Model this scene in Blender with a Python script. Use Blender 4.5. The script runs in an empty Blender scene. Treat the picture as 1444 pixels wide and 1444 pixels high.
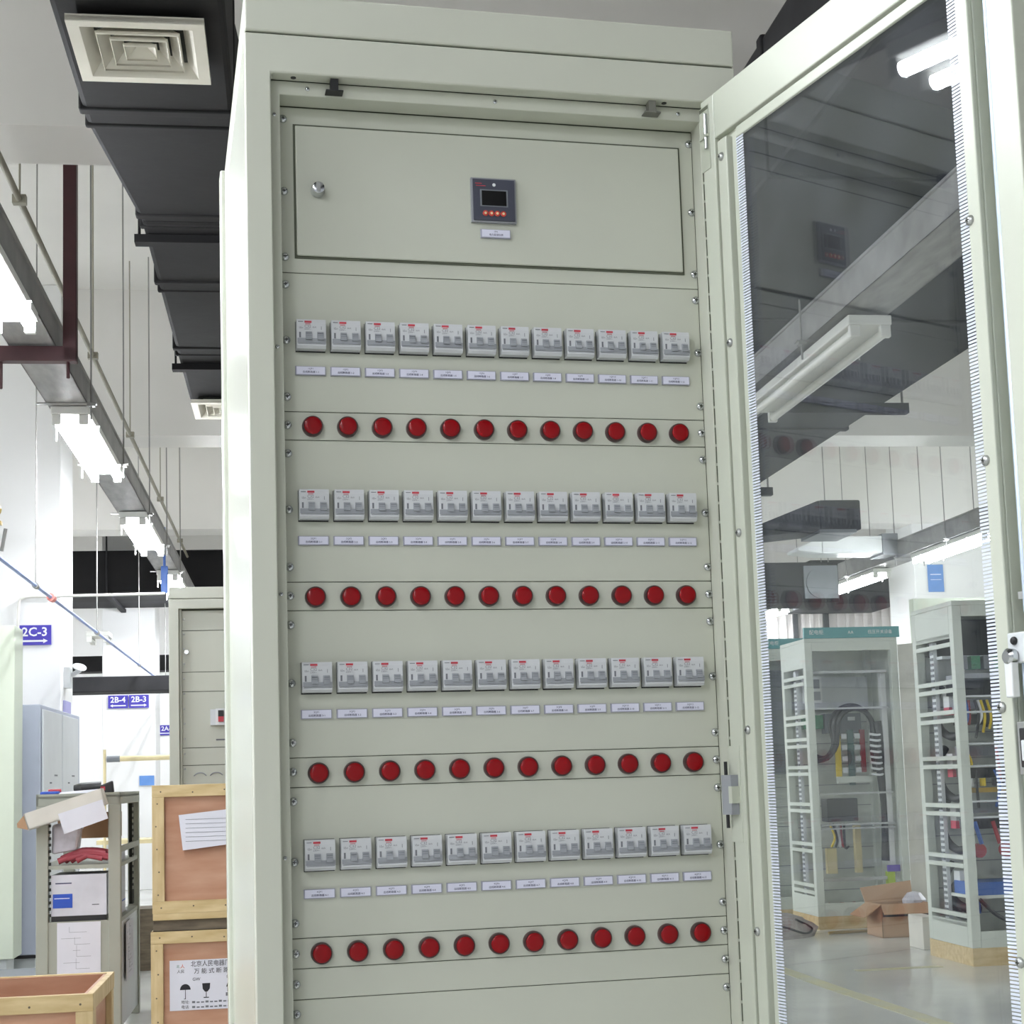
import bpy, math, random
from mathutils import Matrix, Vector
random.seed(7)
SC = bpy.context.scene
COL = SC.collection
# ------------------------------------------------------------------ frames
# World axes follow the big cabinet: X along its front, Y into it, Z up, floor at 0.
# The hall is turned by AB about Z; (u, v) = across / along the hall, measured from the spot the photo was taken.
CAM = Vector((-0.21845, -2.18787, 1.25))
AB = math.radians(4.80237)
BU = Vector((math.cos(AB), -math.sin(AB), 0)); BV = Vector((math.sin(AB), math.cos(AB), 0))
def hall(u, v, z=0.0):
    p = CAM + BU * u + BV * v
    return Vector((p.x, p.y, z))

# ------------------------------------------------------------------ materials
def lin(c):
    def g(x):
        x /= 255.0
        return x / 12.92 if x <= .04045 else ((x + .055) / 1.055) ** 2.4
    return (g(c[0]), g(c[1]), g(c[2]), 1)
def mat(name, rgb, rough=.5, metal=0.0, var=.05, vscale=6.0, bump=0.0, bscale=60.0, stretch=(1, 1, 1), coat=0.0, emit=0.0, ecol=None, dark=None, spec=.5):
    m = bpy.data.materials.new(name); m.use_nodes = True
    nt = m.node_tree; b = nt.nodes['Principled BSDF']
    c = lin(rgb)
    b.inputs['Roughness'].default_value = rough; b.inputs['Metallic'].default_value = metal
    b.inputs['Coat Weight'].default_value = coat; b.inputs['Coat Roughness'].default_value = .08
    b.inputs['Specular IOR Level'].default_value = spec
    tc = nt.nodes.new('ShaderNodeTexCoord'); mp = nt.nodes.new('ShaderNodeMapping')
    mp.inputs['Scale'].default_value = stretch
    nt.links.new(tc.outputs['Object'], mp.inputs['Vector'])
    nz = nt.nodes.new('ShaderNodeTexNoise'); nz.inputs['Scale'].default_value = vscale; nz.inputs['Detail'].default_value = 4
    nt.links.new(mp.outputs[0], nz.inputs['Vector'])
    rp = nt.nodes.new('ShaderNodeValToRGB')
    d = lin(dark) if dark else tuple(x * (1 - 2 * var) for x in c[:3]) + (1,)
    l = c if dark else tuple(min(1, x * (1 + 2 * var)) for x in c[:3]) + (1,)
    rp.color_ramp.elements[0].position = .32; rp.color_ramp.elements[1].position = .68
    rp.color_ramp.elements[0].color = d; rp.color_ramp.elements[1].color = l
    nt.links.new(nz.outputs['Fac'], rp.inputs[0]); nt.links.new(rp.outputs[0], b.inputs['Base Color'])
    if bump:
        n2 = nt.nodes.new('ShaderNodeTexNoise'); n2.inputs['Scale'].default_value = bscale; n2.inputs['Detail'].default_value = 3
        nt.links.new(mp.outputs[0], n2.inputs['Vector'])
        bp = nt.nodes.new('ShaderNodeBump'); bp.inputs['Strength'].default_value = bump; bp.inputs['Distance'].default_value = .01
        nt.links.new(n2.outputs['Fac'], bp.inputs['Height']); nt.links.new(bp.outputs[0], b.inputs['Normal'])
    if emit:
        b.inputs['Emission Color'].default_value = lin(ecol or rgb); b.inputs['Emission Strength'].default_value = emit
    return m
PAINT = mat('cabinet_paint', (198, 200, 186), .32, var=.012, vscale=3, bump=.03, bscale=900)
PAINT_SIDE = mat('cabinet_side_paint', (206, 209, 196), .2, var=.01, vscale=2, bump=.015, bscale=900)
DOORP = mat('door_paint', (193, 197, 182), .3, var=.012, vscale=3, bump=.05, bscale=700)
DARKGAP = mat('dark_gap', (38, 40, 34), .8)
GAPGREEN = mat('olive_gap', (84, 88, 72), .7)
CHROME = mat('chrome', (205, 208, 210), .18, 1.0, var=.02)
STEEL = mat('zinc_steel', (178, 180, 178), .35, .9, var=.05)
BLACKP = mat('black_plastic', (26, 26, 28), .45)
GREYP = mat('grey_plastic', (150, 153, 158), .5, var=.03)
GREYP2 = mat('dark_grey_plastic', (116, 120, 125), .5, var=.03)
WHITEP = mat('breaker_white', (206, 208, 210), .42, var=.012)
WHITE = mat('white_plastic', (226, 228, 228), .4, var=.01)
REDLENS = mat('red_lens', (134, 3, 12), .22, var=.02, spec=.3)
REDBEZ = mat('indicator_bezel', (58, 26, 28), .3)
REDPRINT = mat('red_print', (186, 60, 72), .6)
GREYPRINT = mat('grey_print', (112, 114, 120), .6)
INK = mat('label_ink', (76, 76, 104), .7)
BLACKINK = mat('black_ink', (30, 30, 34), .7)
PLATE = mat('nameplate_white', (226, 226, 242), .3, var=.01)
PLATEF = mat('nameplate_frame', (160, 161, 176), .4)
METER = mat('meter_bezel', (66, 68, 80), .3)
METERR = mat('meter_rim', (140, 142, 146), .35)
SCREEN = mat('lcd_black', (8, 8, 10), .15)
REDBTN = mat('red_button', (196, 62, 48), .4)
GASKET = mat('clear_gasket', (214, 220, 232), .3, var=.01)
WALLW = mat('white_wall', (238, 238, 236), .8, var=.015, vscale=1.2)
CEIL = mat('ceiling_paint', (236, 234, 228), .85, var=.03, vscale=.7)
BEAM = mat('beam_paint', (234, 232, 227), .85, var=.02, vscale=.8)
FLOOR = mat('epoxy_floor', (206, 206, 200), .16, var=.07, vscale=1.3, bump=.02, bscale=4)
YLINE = mat('worn_yellow_line', (214, 206, 150), .3, var=.1, vscale=5, dark=(202, 200, 178))
RUBBER = mat('black_insulation', (15, 14, 15), .75, var=.12, vscale=4, bump=.3, bscale=6, spec=.34)
RUBBER2 = mat('grey_insulation', (42, 42, 44), .7, var=.1, vscale=4, bump=.15, bscale=7, spec=.2)
TRUNK = mat('galvanised_trunking', (150, 149, 147), .5, .0, var=.1, vscale=5, stretch=(4, 1, 1), bump=.1, bscale=20)
MAROON = mat('maroon_steel', (62, 26, 30), .5, var=.1)
LAMPW = mat('lamp_housing_white', (232, 232, 226), .4, var=.01)
TUBE = mat('lit_tube', (255, 255, 255), .4, emit=80, ecol=(244, 248, 255))
TUBEOFF = mat('unlit_tube', (228, 228, 220), .3, var=.01)
ROD = mat('threaded_rod', (150, 149, 145), .55)
DIFF = mat('diffuser_cream', (216, 212, 198), .4, var=.015)
PINE = mat('pine_batten', (214, 192, 146), .6, var=.06, vscale=5, stretch=(1.2, 6, 6), bump=.06, bscale=30, dark=(190, 164, 116))
PINEV = mat('pine_batten_upright', (212, 190, 146), .6, var=.06, vscale=5, stretch=(6, 6, 1.2), bump=.06, bscale=30, dark=(188, 162, 116))
PLY = mat('plywood', (194, 152, 126), .55, var=.06, vscale=3.2, stretch=(1, 1, 5), dark=(174, 126, 98))
DARKWOOD = mat('weathered_wood', (112, 100, 82), .75, var=.15, vscale=8, stretch=(1, 5, 5), dark=(84, 74, 60))
PAPER = mat('paper', (222, 222, 230), .7, var=.015)
CARD = mat('corrugated_card', (176, 140, 108), .75, var=.05, vscale=3)
CARDW = mat('white_card', (214, 210, 200), .7, var=.03)
BLUE = mat('blue_print', (38, 78, 178), .5)
SIGNB = mat('sign_blue', (62, 52, 160), .45, var=.02)
SKYB = mat('pale_blue_sign', (96, 142, 206), .5)
BLUEPIPE = mat('blue_pipe', (140, 160, 208), .4, var=.06, vscale=4)
BRASS = mat('brass', (186, 160, 96), .35, .8)
YELLOWP = mat('cream_yellow_paint', (222, 208, 164), .45)
BLUEGREY = mat('bluegrey_steel', (176, 182, 198), .4, var=.015)
PALE = mat('pale_steel', (212, 216, 218), .35, var=.012)
SHELFG = mat('shelf_grey', (162, 164, 152), .45, var=.02)
GREENW = mat('pale_green_steel', (214, 222, 204), .4, var=.012)
TEAL = mat('teal_header', (70, 148, 150), .4, var=.02)
CABW = mat('switchgear_paint', (204, 210, 200), .38, var=.012)
CABIN = mat('switchgear_inner', (216, 220, 212), .5, .2, var=.05)
COPY = mat('yellow_busbar', (224, 196, 40), .4)
COPG = mat('dark_green_busbar', (30, 78, 72), .4)
COPR = mat('red_busbar', (150, 26, 38), .4)
GREENT = mat('green_terminal', (52, 128, 88), .5, var=.1, vscale=40)
CABLE = mat('black_cable', (34, 34, 38), .5)
CABLEB = mat('blue_cable', (44, 92, 170), .5)
PURPLE = mat('purple_plastic', (96, 76, 170), .5)
LIMEP = mat('lime_plastic', (170, 196, 60), .5)
BEIGE = mat('partition_beige', (206, 200, 196), .7, var=.02)
CREAMP = mat('cream_board', (226, 212, 160), .6, var=.03)
FABRIC = mat('grey_sack', (164, 158, 154), .85, var=.12, vscale=9, bump=.3, bscale=12)
ORANGE = mat('orange_tag', (236, 140, 130), .5)
PLASTICBAG = mat('cloudy_plastic', (206, 204, 214), .25, var=.06, vscale=20)
def glass_mat(dust=.03):
    m = bpy.data.materials.new('door_glass'); m.use_nodes = True; nt = m.node_tree
    nt.nodes.remove(nt.nodes['Principled BSDF']); out = nt.nodes['Material Output']
    tr = nt.nodes.new('ShaderNodeBsdfTransparent'); tr.inputs[0].default_value = (.965, .98, .975, 1)
    gl = nt.nodes.new('ShaderNodeBsdfGlossy'); gl.inputs['Roughness'].default_value = .004; gl.inputs[0].default_value = (.95, .97, 1, 1)
    fr = nt.nodes.new('ShaderNodeFresnel'); fr.inputs['IOR'].default_value = 1.5
    mx = nt.nodes.new('ShaderNodeMixShader')
    ge = nt.nodes.new('ShaderNodeNewGeometry'); ir = nt.nodes.new('ShaderNodeMapRange'); ir.inputs[3].default_value = 1.52; ir.inputs[4].default_value = 1 / 1.52
    nt.links.new(ge.outputs['Backfacing'], ir.inputs[0]); nt.links.new(ir.outputs[0], fr.inputs['IOR'])   # the same reflectance entering and leaving the sheet
    nt.links.new(fr.outputs[0], mx.inputs[0]); nt.links.new(tr.outputs[0], mx.inputs[1]); nt.links.new(gl.outputs[0], mx.inputs[2])
    df = nt.nodes.new('ShaderNodeBsdfDiffuse'); df.inputs[0].default_value = (.72, .78, .9, 1)
    tc = nt.nodes.new('ShaderNodeTexCoord'); nz = nt.nodes.new('ShaderNodeTexNoise'); nz.inputs['Scale'].default_value = 9; nz.inputs['Detail'].default_value = 6
    nt.links.new(tc.outputs['Object'], nz.inputs['Vector'])
    mr = nt.nodes.new('ShaderNodeMapRange'); mr.inputs[1].default_value = .4; mr.inputs[2].default_value = .75; mr.inputs[3].default_value = dust * .3; mr.inputs[4].default_value = dust
    nt.links.new(nz.outputs['Fac'], mr.inputs[0])
    m2 = nt.nodes.new('ShaderNodeMixShader'); nt.links.new(mr.outputs[0], m2.inputs[0]); nt.links.new(mx.outputs[0], m2.inputs[1]); nt.links.new(df.outputs[0], m2.inputs[2])
    nt.links.new(m2.outputs[0], out.inputs[0])
    return m
GLASS = glass_mat()

# ------------------------------------------------------------------ mesh helpers
_txt = {}
def glyphs(s, bold=0.0):
    if (s, bold) in _txt: return _txt[(s, bold)]
    cu = bpy.data.curves.new('lettering', 'FONT'); cu.body = s; cu.size = 1; cu.resolution_u = 2
    cu.align_x = 'CENTER'; cu.align_y = 'CENTER'; cu.offset = bold
    o = bpy.data.objects.new('lettering', cu); COL.objects.link(o)
    dg = bpy.context.evaluated_depsgraph_get(); dg.update()
    me = bpy.data.meshes.new_from_object(o.evaluated_get(dg))
    r = ([v.co.copy() for v in me.vertices], [tuple(p.vertices) for p in me.polygons])
    bpy.data.objects.remove(o); bpy.data.curves.remove(cu); bpy.data.meshes.remove(me)
    _txt[(s, bold)] = r
    return r
class MB:
    def __init__(s, M=None): s.v = []; s.f = []; s.m = []; s.M = M or Matrix()
    def add(s, vs, fs, m=0):
        n = len(s.v); s.v += [tuple(s.M @ Vector(p)) for p in vs]
        s.f += [tuple(i + n for i in f) for f in fs]; s.m += [m] * len(fs); return s
    def box(s, x0, x1, y0, y1, z0, z1, m=0):
        return s.add([(x0, y0, z0), (x1, y0, z0), (x1, y1, z0), (x0, y1, z0), (x0, y0, z1), (x1, y0, z1), (x1, y1, z1), (x0, y1, z1)],
                     [(0, 3, 2, 1), (4, 5, 6, 7), (0, 1, 5, 4), (1, 2, 6, 5), (2, 3, 7, 6), (3, 0, 4, 7)], m)
    def hexa(s, bot, top, m=0):   # two quads, each counter-clockwise from above
        return s.add(list(bot) + list(top), [(0, 3, 2, 1), (4, 5, 6, 7), (0, 1, 5, 4), (1, 2, 6, 5), (2, 3, 7, 6), (3, 0, 4, 7)], m)
    def prism(s, poly, fn, t0, t1, m=0):   # poly of (a,b); fn(a,b,t) -> point
        n = len(poly)
        return s.add([fn(a, b, t0) for a, b in poly] + [fn(a, b, t1) for a, b in poly],
                     [tuple(range(n))[::-1], tuple(range(n, 2 * n))] + [(i, (i + 1) % n, (i + 1) % n + n, i + n) for i in range(n)], m)
    def lathe(s, prof, o, ax, n=20, m=0, cap0=True, cap1=True):   # prof of (r, h) along axis ax from o
        ax = Vector(ax).normalized(); o = Vector(o)
        e1 = ax.orthogonal().normalized(); e2 = ax.cross(e1)
        vs = []; fs = []
        for r, h in prof:
            for k in range(n):
                t = 2 * math.pi * k / n
                vs.append(o + ax * h + (e1 * math.cos(t) + e2 * math.sin(t)) * r)
        for i in range(len(prof) - 1):
            for k in range(n):
                a, b = i * n + k, i * n + (k + 1) % n
                fs.append((a, b, b + n, a + n))
        if cap0: fs.append(tuple(range(n))[::-1])
        if cap1: fs.append(tuple(range((len(prof) - 1) * n, len(prof) * n)))
        return s.add(vs, fs, m)
    def cyl(s, a, b, r, n=14, m=0, r1=None):
        a = Vector(a); b = Vector(b); L = (b - a).length
        return s.lathe([(r, 0), (r if r1 is None else r1, L)], a, b - a, n, m)
    def tube(s, pts, r, n=8, m=0):
        pts = [Vector(p) for p in pts]; vs = []; fs = []
        e = None
        for i, p in enumerate(pts):
            d = (pts[min(i + 1, len(pts) - 1)] - pts[max(i - 1, 0)]).normalized()
            e = d.orthogonal().normalized() if e is None else (e - d * e.dot(d)).normalized()
            g = d.cross(e)
            for k in range(n):
                t = 2 * math.pi * k / n
                vs.append(p + (e * math.cos(t) + g * math.sin(t)) * r)
        for i in range(len(pts) - 1):
            for k in range(n):
                a, b = i * n + k, i * n + (k + 1) % n
                fs.append((a, b, b + n, a + n))
        fs.append(tuple(range(n))[::-1]); fs.append(tuple(range((len(pts) - 1) * n, len(pts) * n)))
        return s.add(vs, fs, m)
    def ring(s, o, i, y0, y1, m=0):   # flat rectangular frame: outer and inner (x0, x1, z0, z1), from depth y0 to y1
        P = []
        for y in (y0, y1):
            for (x0, x1, z0, z1) in (o, i): P += [(x0, y, z0), (x1, y, z0), (x1, y, z1), (x0, y, z1)]
        F = []
        for k in range(4):
            j = (k + 1) % 4
            F += [(k, j, 4 + j, 4 + k), (8 + j, 8 + k, 12 + k, 12 + j), (j, k, 8 + k, 8 + j), (4 + k, 4 + j, 12 + j, 12 + k)]
        return s.add(P, F, m)
    def text(s, t, size, o, ex, ey, m=0, bold=0.0, sx=1.0):
        gv, gf = glyphs(t, bold); o = Vector(o); ex = Vector(ex); ey = Vector(ey)
        return s.add([o + ex * (p.x * size * sx) + ey * (p.y * size) for p in gv], gf, m)
    def build(s, name, mats, parent=None, loc=(0, 0, 0), rz=0.0, smooth=0.0, bevel=0.0, seg=2):
        me = bpy.data.meshes.new(name); me.from_pydata(s.v, [], s.f); me.validate()
        for q in (mats if isinstance(mats, (list, tuple)) else [mats]): me.materials.append(q)
        if len(me.polygons) == len(s.m): me.polygons.foreach_set('material_index', s.m)
        if smooth:
            me.polygons.foreach_set('use_smooth', [True] * len(me.polygons)); me.set_sharp_from_angle(angle=math.radians(smooth))
        me.update()
        o = bpy.data.objects.new(name, me); COL.objects.link(o)
        o.location = loc; o.rotation_euler = (0, 0, rz); o.parent = parent
        if bevel:
            b = o.modifiers.new('edge', 'BEVEL'); b.width = bevel; b.segments = seg; b.limit_method = 'ANGLE'; b.angle_limit = math.radians(50)
        return o
def arc(c, r, a0, a1, n, f):   # helper for cable loops: f(x,y)->point
    return [f(c[0] + r * math.cos(math.radians(a0 + (a1 - a0) * i / n)), c[1] + r * math.sin(math.radians(a0 + (a1 - a0) * i / n))) for i in range(n + 1)]
def smoothpath(pts, k=6):
    P = [Vector(p) for p in pts]; out = []
    for i in range(len(P) - 1):
        a, b, c, d = P[max(i - 1, 0)], P[i], P[i + 1], P[min(i + 2, len(P) - 1)]
        for j in range(k):
            t = j / k
            out.append(.5 * ((2 * b) + (c - a) * t + (2 * a - 5 * b + 4 * c - d) * t * t + (3 * b - a - 3 * c + d) * t ** 3))
    return out + [P[-1]]
def tag(o, label, cat, group=None):
    o['label'] = label; o['category'] = cat
    if group: o['group'] = group
    return o
def thing(name, label, cat, loc=(0, 0, 0), rz=-AB, group=None):
    o = bpy.data.objects.new(name, None); COL.objects.link(o); o.empty_display_size = .1
    o.location = loc; o.rotation_euler = (0, 0, rz)
    return tag(o, label, cat, group)
def struct(o): o['kind'] = 'structure'; return o
def copy_tree(o, parent=None):
    c = o.copy(); COL.objects.link(c); c.parent = parent
    for ch in list(o.children): copy_tree(ch, c)
    return c
HB = dict(rz=-AB)
H0 = hall(0, 0)

# ================================================================== SETTING
MB().box(-10, 15, -6, 34, -.1, 0).build('floor', FLOOR, None, H0, -AB)['kind'] = 'structure'
MB().box(-10, 15, -6, 34, 5.25, 5.45).build('ceiling', CEIL, None, H0, -AB)['kind'] = 'structure'
for v0, v1 in ((1.2, 1.65), (6.53, 6.95), (12.5, 12.95), (17.15, 17.6), (22.4, 22.85)):
    struct(MB().box(-10, 15, v0, v1, 4.05, 5.25).build('ceiling_beam', BEAM, None, H0, -AB))
struct(MB().box(-10, 15, 27, 27.2, 0, 5.25).build('wall_far', WALLW, None, H0, -AB))
for u0, u1, v0, v1 in ((-2.38, -1.775, 12.4, 13.05), (-2.36, -1.71, 20.0, 20.65), (7.2, 8.25, 17.2, 18.0), (-.95, -.4, 22.4, 22.85)):
    struct(MB().box(u0, u1, v0, v1, 0, 5.25).build('column', WALLW, None, H0, -AB, bevel=.008))
# corrugated beige partition, right rear
w = MB()
for i in range(44):
    x = 4.2 + i * .125
    w.hexa([(x, 20, 0), (x + .125, 20, 0), (x + .125, 20.06, 0), (x, 20.06, 0)], [(x, 20, 3.5), (x + .125, 20, 3.5), (x + .125, 20.06, 3.5), (x, 20.06, 3.5)])
    w.box(x + .04, x + .085, 19.975, 20, 0, 3.5)
for x in (5.9, 6.62, 7.05): w.box(x, x + .06, 19.93, 19.99, 0, 3.5, 1)
struct(w.build('wall_partition', [BEIGE, RUBBER2], None, H0, -AB))
# worn yellow line on the floor
w = MB(); L_ = [(2.99, 10.2), (3.02, 8.66), (3.08, 7.34), (3.2, 4.0)]
for (a0, v0), (a1, v1) in zip(L_[1:], L_[:-1]):
    w.hexa([(a0 - .05, v0, .0005), (a0 + .05, v0, .0005), (a1 + .05, v1, .0005), (a1 - .05, v1, .0005)], [(a0 - .05, v0, .002), (a0 + .05, v0, .002), (a1 + .05, v1, .002), (a1 - .05, v1, .002)])
w.box(3.4, 3.95, 9.35, 9.43, .0005, .002)
struct(w.build('floor_line', YLINE, None, H0, -AB))

# ================================================================== MAIN CABINET
cab = thing('distribution_cabinet', 'tall pale green-grey distribution cabinet with four rows of breakers and red lamps', 'electrical cabinet', (0, 0, 0), 0)
X0, X1 = -.094, .640
m = MB(); m.ring((X0, X1, .1, 2.3085), (-.058, .604, .2, 2.251), -.065, -.039)
m.build('front_frame', PAINT, cab, bevel=.003)
m = MB(); m.ring((-.058, .604, .2, 2.2512), (-.0437, .5897, .22, 2.2306), -.0392, 0)
m.build('inner_lip', PAINT, cab, bevel=.0012)
MB().box(X0, X0 + .004, -.038, .645, .1, 2.3085).build('side_panel', PAINT_SIDE, cab)
MB().box(X1 - .004, X1, -.038, .645, .1, 2.3085).build('side_panel', PAINT_SIDE, cab)
m = MB(); m.box(X0 - .008, X1 + .008, .6, .648, .1, 2.37); m.build('rear_door', PAINT_SIDE, cab, bevel=.003)
MB().box(X0, X1, -.065, .598, 2.3112, 2.368).build('top_cover', PAINT, cab, bevel=.003)
MB().box(X0 + .002, X1 - .002, -.06, .595, 2.3, 2.3125).build('seam_strip', GAPGREEN, cab)
MB().box(X0 + .01, X1 - .01, -.05, .63, 0, .1).build('plinth', BLACKP, cab)
MB().box(-.056, .602, .004, .012, .21, 2.25).build('backing_plate', GAPGREEN, cab)
edges = [2.2300, 1.9809, 1.7767, 1.7355, 1.5316, 1.4912, 1.2852, 1.2443, 1.0383, .9974, .9559, .6, .22]
for a, b in zip(edges[:-1], edges[1:]):
    MB().box(-.0436, .5896, 0, .002, b + .0005, a - .0005).build('mounting_panel', PAINT, cab, bevel=.0006, seg=1)
# screws down both edges of the panels
def screw_mesh():
    s = MB(); s.lathe([(.0062, 0), (.006, .0018), (.0045, .0035), (.002, .0044)], (0, 0, 0), (0, -1, 0), 14, 0)
    s.box(-.0026, .0026, -.0047, -.0040, -.0006, .0006, 1); s.box(-.0006, .0006, -.0047, -.0040, -.0026, .0026, 1)
    return s
scr = None
zs = [2.211, 2.102, 2.004, 1.963, 1.881, 1.798, 1.757, 1.716, 1.635, 1.553, 1.512, 1.471, 1.389, 1.306, 1.266, 1.225, 1.142, 1.059, 1.018, .977, .937, .87, .75, .62]
for z in zs:
    for x in (-.0365, .585):
        if scr is None: scr = screw_mesh().build('screw', [CHROME, DARKGAP], cab, (x, 0, z), smooth=40)
        else:
            o = scr.copy(); COL.objects.link(o); o.parent = cab; o.location = (x, 0, z)
for x, z in ((-.004, 2.241), (.272, 2.241), (.556, 2.241)):
    o = scr.copy(); COL.objects.link(o); o.parent = cab; o.location = (x, -.0392, z); o.scale = (.55, .5, .55)
for z in (2.2, 1.86, 1.51, 1.15):
    o = scr.copy(); COL.objects.link(o); o.parent = cab; o.location = (-.052, -.0392, z); o.scale = (.5, .4, .5)
# door-switch tabs under the top rail
for x, mt in ((.033, BLACKP), (.5095, mat('grey_tab', (112, 112, 104), .5))):
    m = MB(); m.box(x - .0055, x + .0055, -.058, -.044, 2.2335, 2.251); m.box(x - .0125, x + .0125, -.06, -.042, 2.232, 2.2335)
    m.build('door_switch', mt, cab)
m = MB()
for x in (-.025, .53): m.lathe([(.004, 0), (.004, .001)], (x, -.052, 2.2512), (0, 0, -1), 10)
m.build('rail_hole', BLACKP, cab)
# meter door
md = MB(); md.box(-.0195, .5655, -.006, -.002, 2.0055, 2.2005)
mdo = md.build('meter_door', PAINT, cab, bevel=.0015)
MB().box(-.0225, .5685, -.0022, -.0002, 2.0025, 2.2035).build('door_gap', GAPGREEN, mdo)
lk = MB(); lk.lathe([(.0105, 0), (.0105, .004), (.0085, .012), (.0085, .016), (.006, .017)], (.0115, -.006, 2.1025), (0, -1, 0), 18)
lk.box(.009, .014, -.0245, -.022, 2.096, 2.109, 1); lk.build('cam_lock', [CHROME, STEEL], mdo, smooth=40)
# power meter
mx, mz = .2715, 2.1
m = MB(); m.box(mx - .034, mx + .034, -.0125, -.006, mz - .034, mz + .034, 0)
m.box(mx - .0315, mx + .0315, -.0145, -.0125, mz - .0315, mz + .0315, 1)
m.box(mx - .028, mx - .018, -.0149, -.0145, mz + .024, mz + .0252, 2); m.box(mx - .027, mx - .012, -.0149, -.0145, mz + .0205, mz + .0216, 2)
m.lathe([(.0026, 0), (.0026, .0006)], (mx + .0005, -.0145, mz + .023), (0, -1, 0), 10, 3)
m.box(mx - .021, mx + .021, -.0152, -.0145, mz - .0105, mz + .0155, 4)
pm = m.build('power_meter', [METERR, METER, REDPRINT, WHITE, GREYP2], cab, bevel=.0006, seg=1)
MB().box(mx - .0185, mx + .0185, -.0158, -.015, mz - .009, mz + .0135).build('screen', SCREEN, pm)
bt = None
for k in range(4):
    p = (mx - .0135 + .009 * k, -.0145, mz - .021)
    if bt is None:
        q = MB(); q.lathe([(.0042, 0), (.0042, .0012), (.003, .0018)], (0, 0, 0), (0, -1, 0), 14, 0); q.lathe([(.002, .0018), (.0017, .0021)], (0, 0, 0), (0, -1, 0), 10, 1)
        bt = q.build('button', [REDBTN, YELLOWP], pm, p, smooth=40)
    else:
        o = bt.copy(); COL.objects.link(o); o.parent = pm; o.location = p
# breakers -------------------------------------------------------------
def breaker():
    hw, hh = .0208, .0210
    m = MB()
    D = -.0035
    prof = [(0, -hh), (-.011 + D, -hh), (-.0145 + D, -hh + .0035), (-.0145 + D, hh - .006), (-.0135 + D, hh), (0, hh)]
    m.prism([(a, b) for a, b in prof][::-1], lambda a, b, t: (t, a, b), -hw, hw, 0)
    m.box(-hw - .0006, hw + .0004, -.0012, -.0001, -hh - .0018, hh + .0006, 1)  # black plate painted in as the shadow gap round the body
    m.box(-hw + .001, hw, -.0160 + D, -.0140 + D, -.0135, -.0070, 2)          # grey operating bar
    m.box(-hw + .0035, -hw + .006, -.0150 + D, -.0145 + D, -.006, .002, 5)      # test button slot
    m.box(-hw + .002, hw - .001, -.0150 + D, -.0140 + D, -.0152, -.0142, 2)
    m.box(-.0095, .0005, -.0149 + D, -.0140 + D, .0158, .0186, 3)             # red maker's pill
    m.box(-.0085, -.001, -.0149 + D, -.0145 + D, .0136, .0144, 3)
    m.box(-.0185, -.0115, -.0149 + D, -.0140 + D, .017, .0178, 5)
    m.text('C32', .0055, (-.005, -.0147 + D, .0105), (1, 0, 0), (0, 0, 1), 5)
    m.text('230V~', .0036, (-.005, -.0147 + D, .0066), (1, 0, 0), (0, 0, 1), 5)
    m.text('6kA', .0034, (.0045, -.0147 + D, .0095), (1, 0, 0), (0, 0, 1), 5)
    m.text('I\u0394n', .0042, (-.0145, -.0147 + D, .0085), (1, 0, 0), (0, 0, 1), 5)
    m.box(.014, .0146, -.0149 + D, -.0145 + D, .006, .011, 5)
    b = m.build('circuit_breaker', [WHITEP, BLACKP, GREYP, REDPRINT, GREYP2, GREYPRINT], cab)
    for x in (-.0082, .0084):
        t = MB(); t.hexa([(x, -.0195 + D, -.0095), (x + .0088, -.0195 + D, -.0095), (x + .0088, -.0145 + D, -.0095), (x, -.0145 + D, -.0095)],
                         [(x, -.0172 + D, .0022), (x + .0088, -.0172 + D, .0022), (x + .0088, -.0145 + D, .0022), (x, -.0145 + D, .0022)], 0)
        for zz in (-.0035, -.0005): t.hexa([(x + .0006, -.0186 + D, zz - .0005), (x + .0082, -.0186 + D, zz - .0005), (x + .0082, -.017 + D, zz - .0005), (x + .0006, -.017 + D, zz - .0005)], [(x + .0006, -.0182 + D, zz + .0004), (x + .0082, -.0182 + D, zz + .0004), (x + .0082, -.017 + D, zz + .0004), (x + .0006, -.017 + D, zz + .0004)], 1)
        t.build('toggle', [GREYP, GREYP2], b)
    return b
bz = [1.8865, 1.6405, 1.396, 1.151]
b0 = breaker(); first = True
for r in range(4):
    for j in range(12):
        o = b0 if first else copy_tree(b0, cab); first = False
        o.location = (-.0022 + .04972 * j, 0, bz[r])
# pilot lamps ----------------------------------------------------------
def pilot():
    m = MB(); m.lathe([(.0150, 0), (.0150, .004), (.0147, .008), (.0137, .0100), (.0122, .0100)], (0, 0, 0), (0, -1, 0), 28, 0, cap1=True)
    b = m.build('indicator_lamp', REDBEZ, cab, smooth=35)
    l = MB(); l.lathe([(.0126, .0095), (.0124, .0108), (.0114, .0114), (.007, .0117), (.003, .0118)], (0, 0, 0), (0, -1, 0), 28, 0)
    l.build('lens', REDLENS, b, smooth=60)
    return b
p0 = pilot(); first = True
for zr in (1.757, 1.511, 1.2635, 1.0165):
    for j in range(12):
        o = p0 if first else copy_tree(p0, cab); first = False
        x = -.0004 + .0501 * j
        o.location = (-.218 + (x + .218) * .9962, 0, 1.25 + (zr - 1.25) * .9962)
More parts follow.
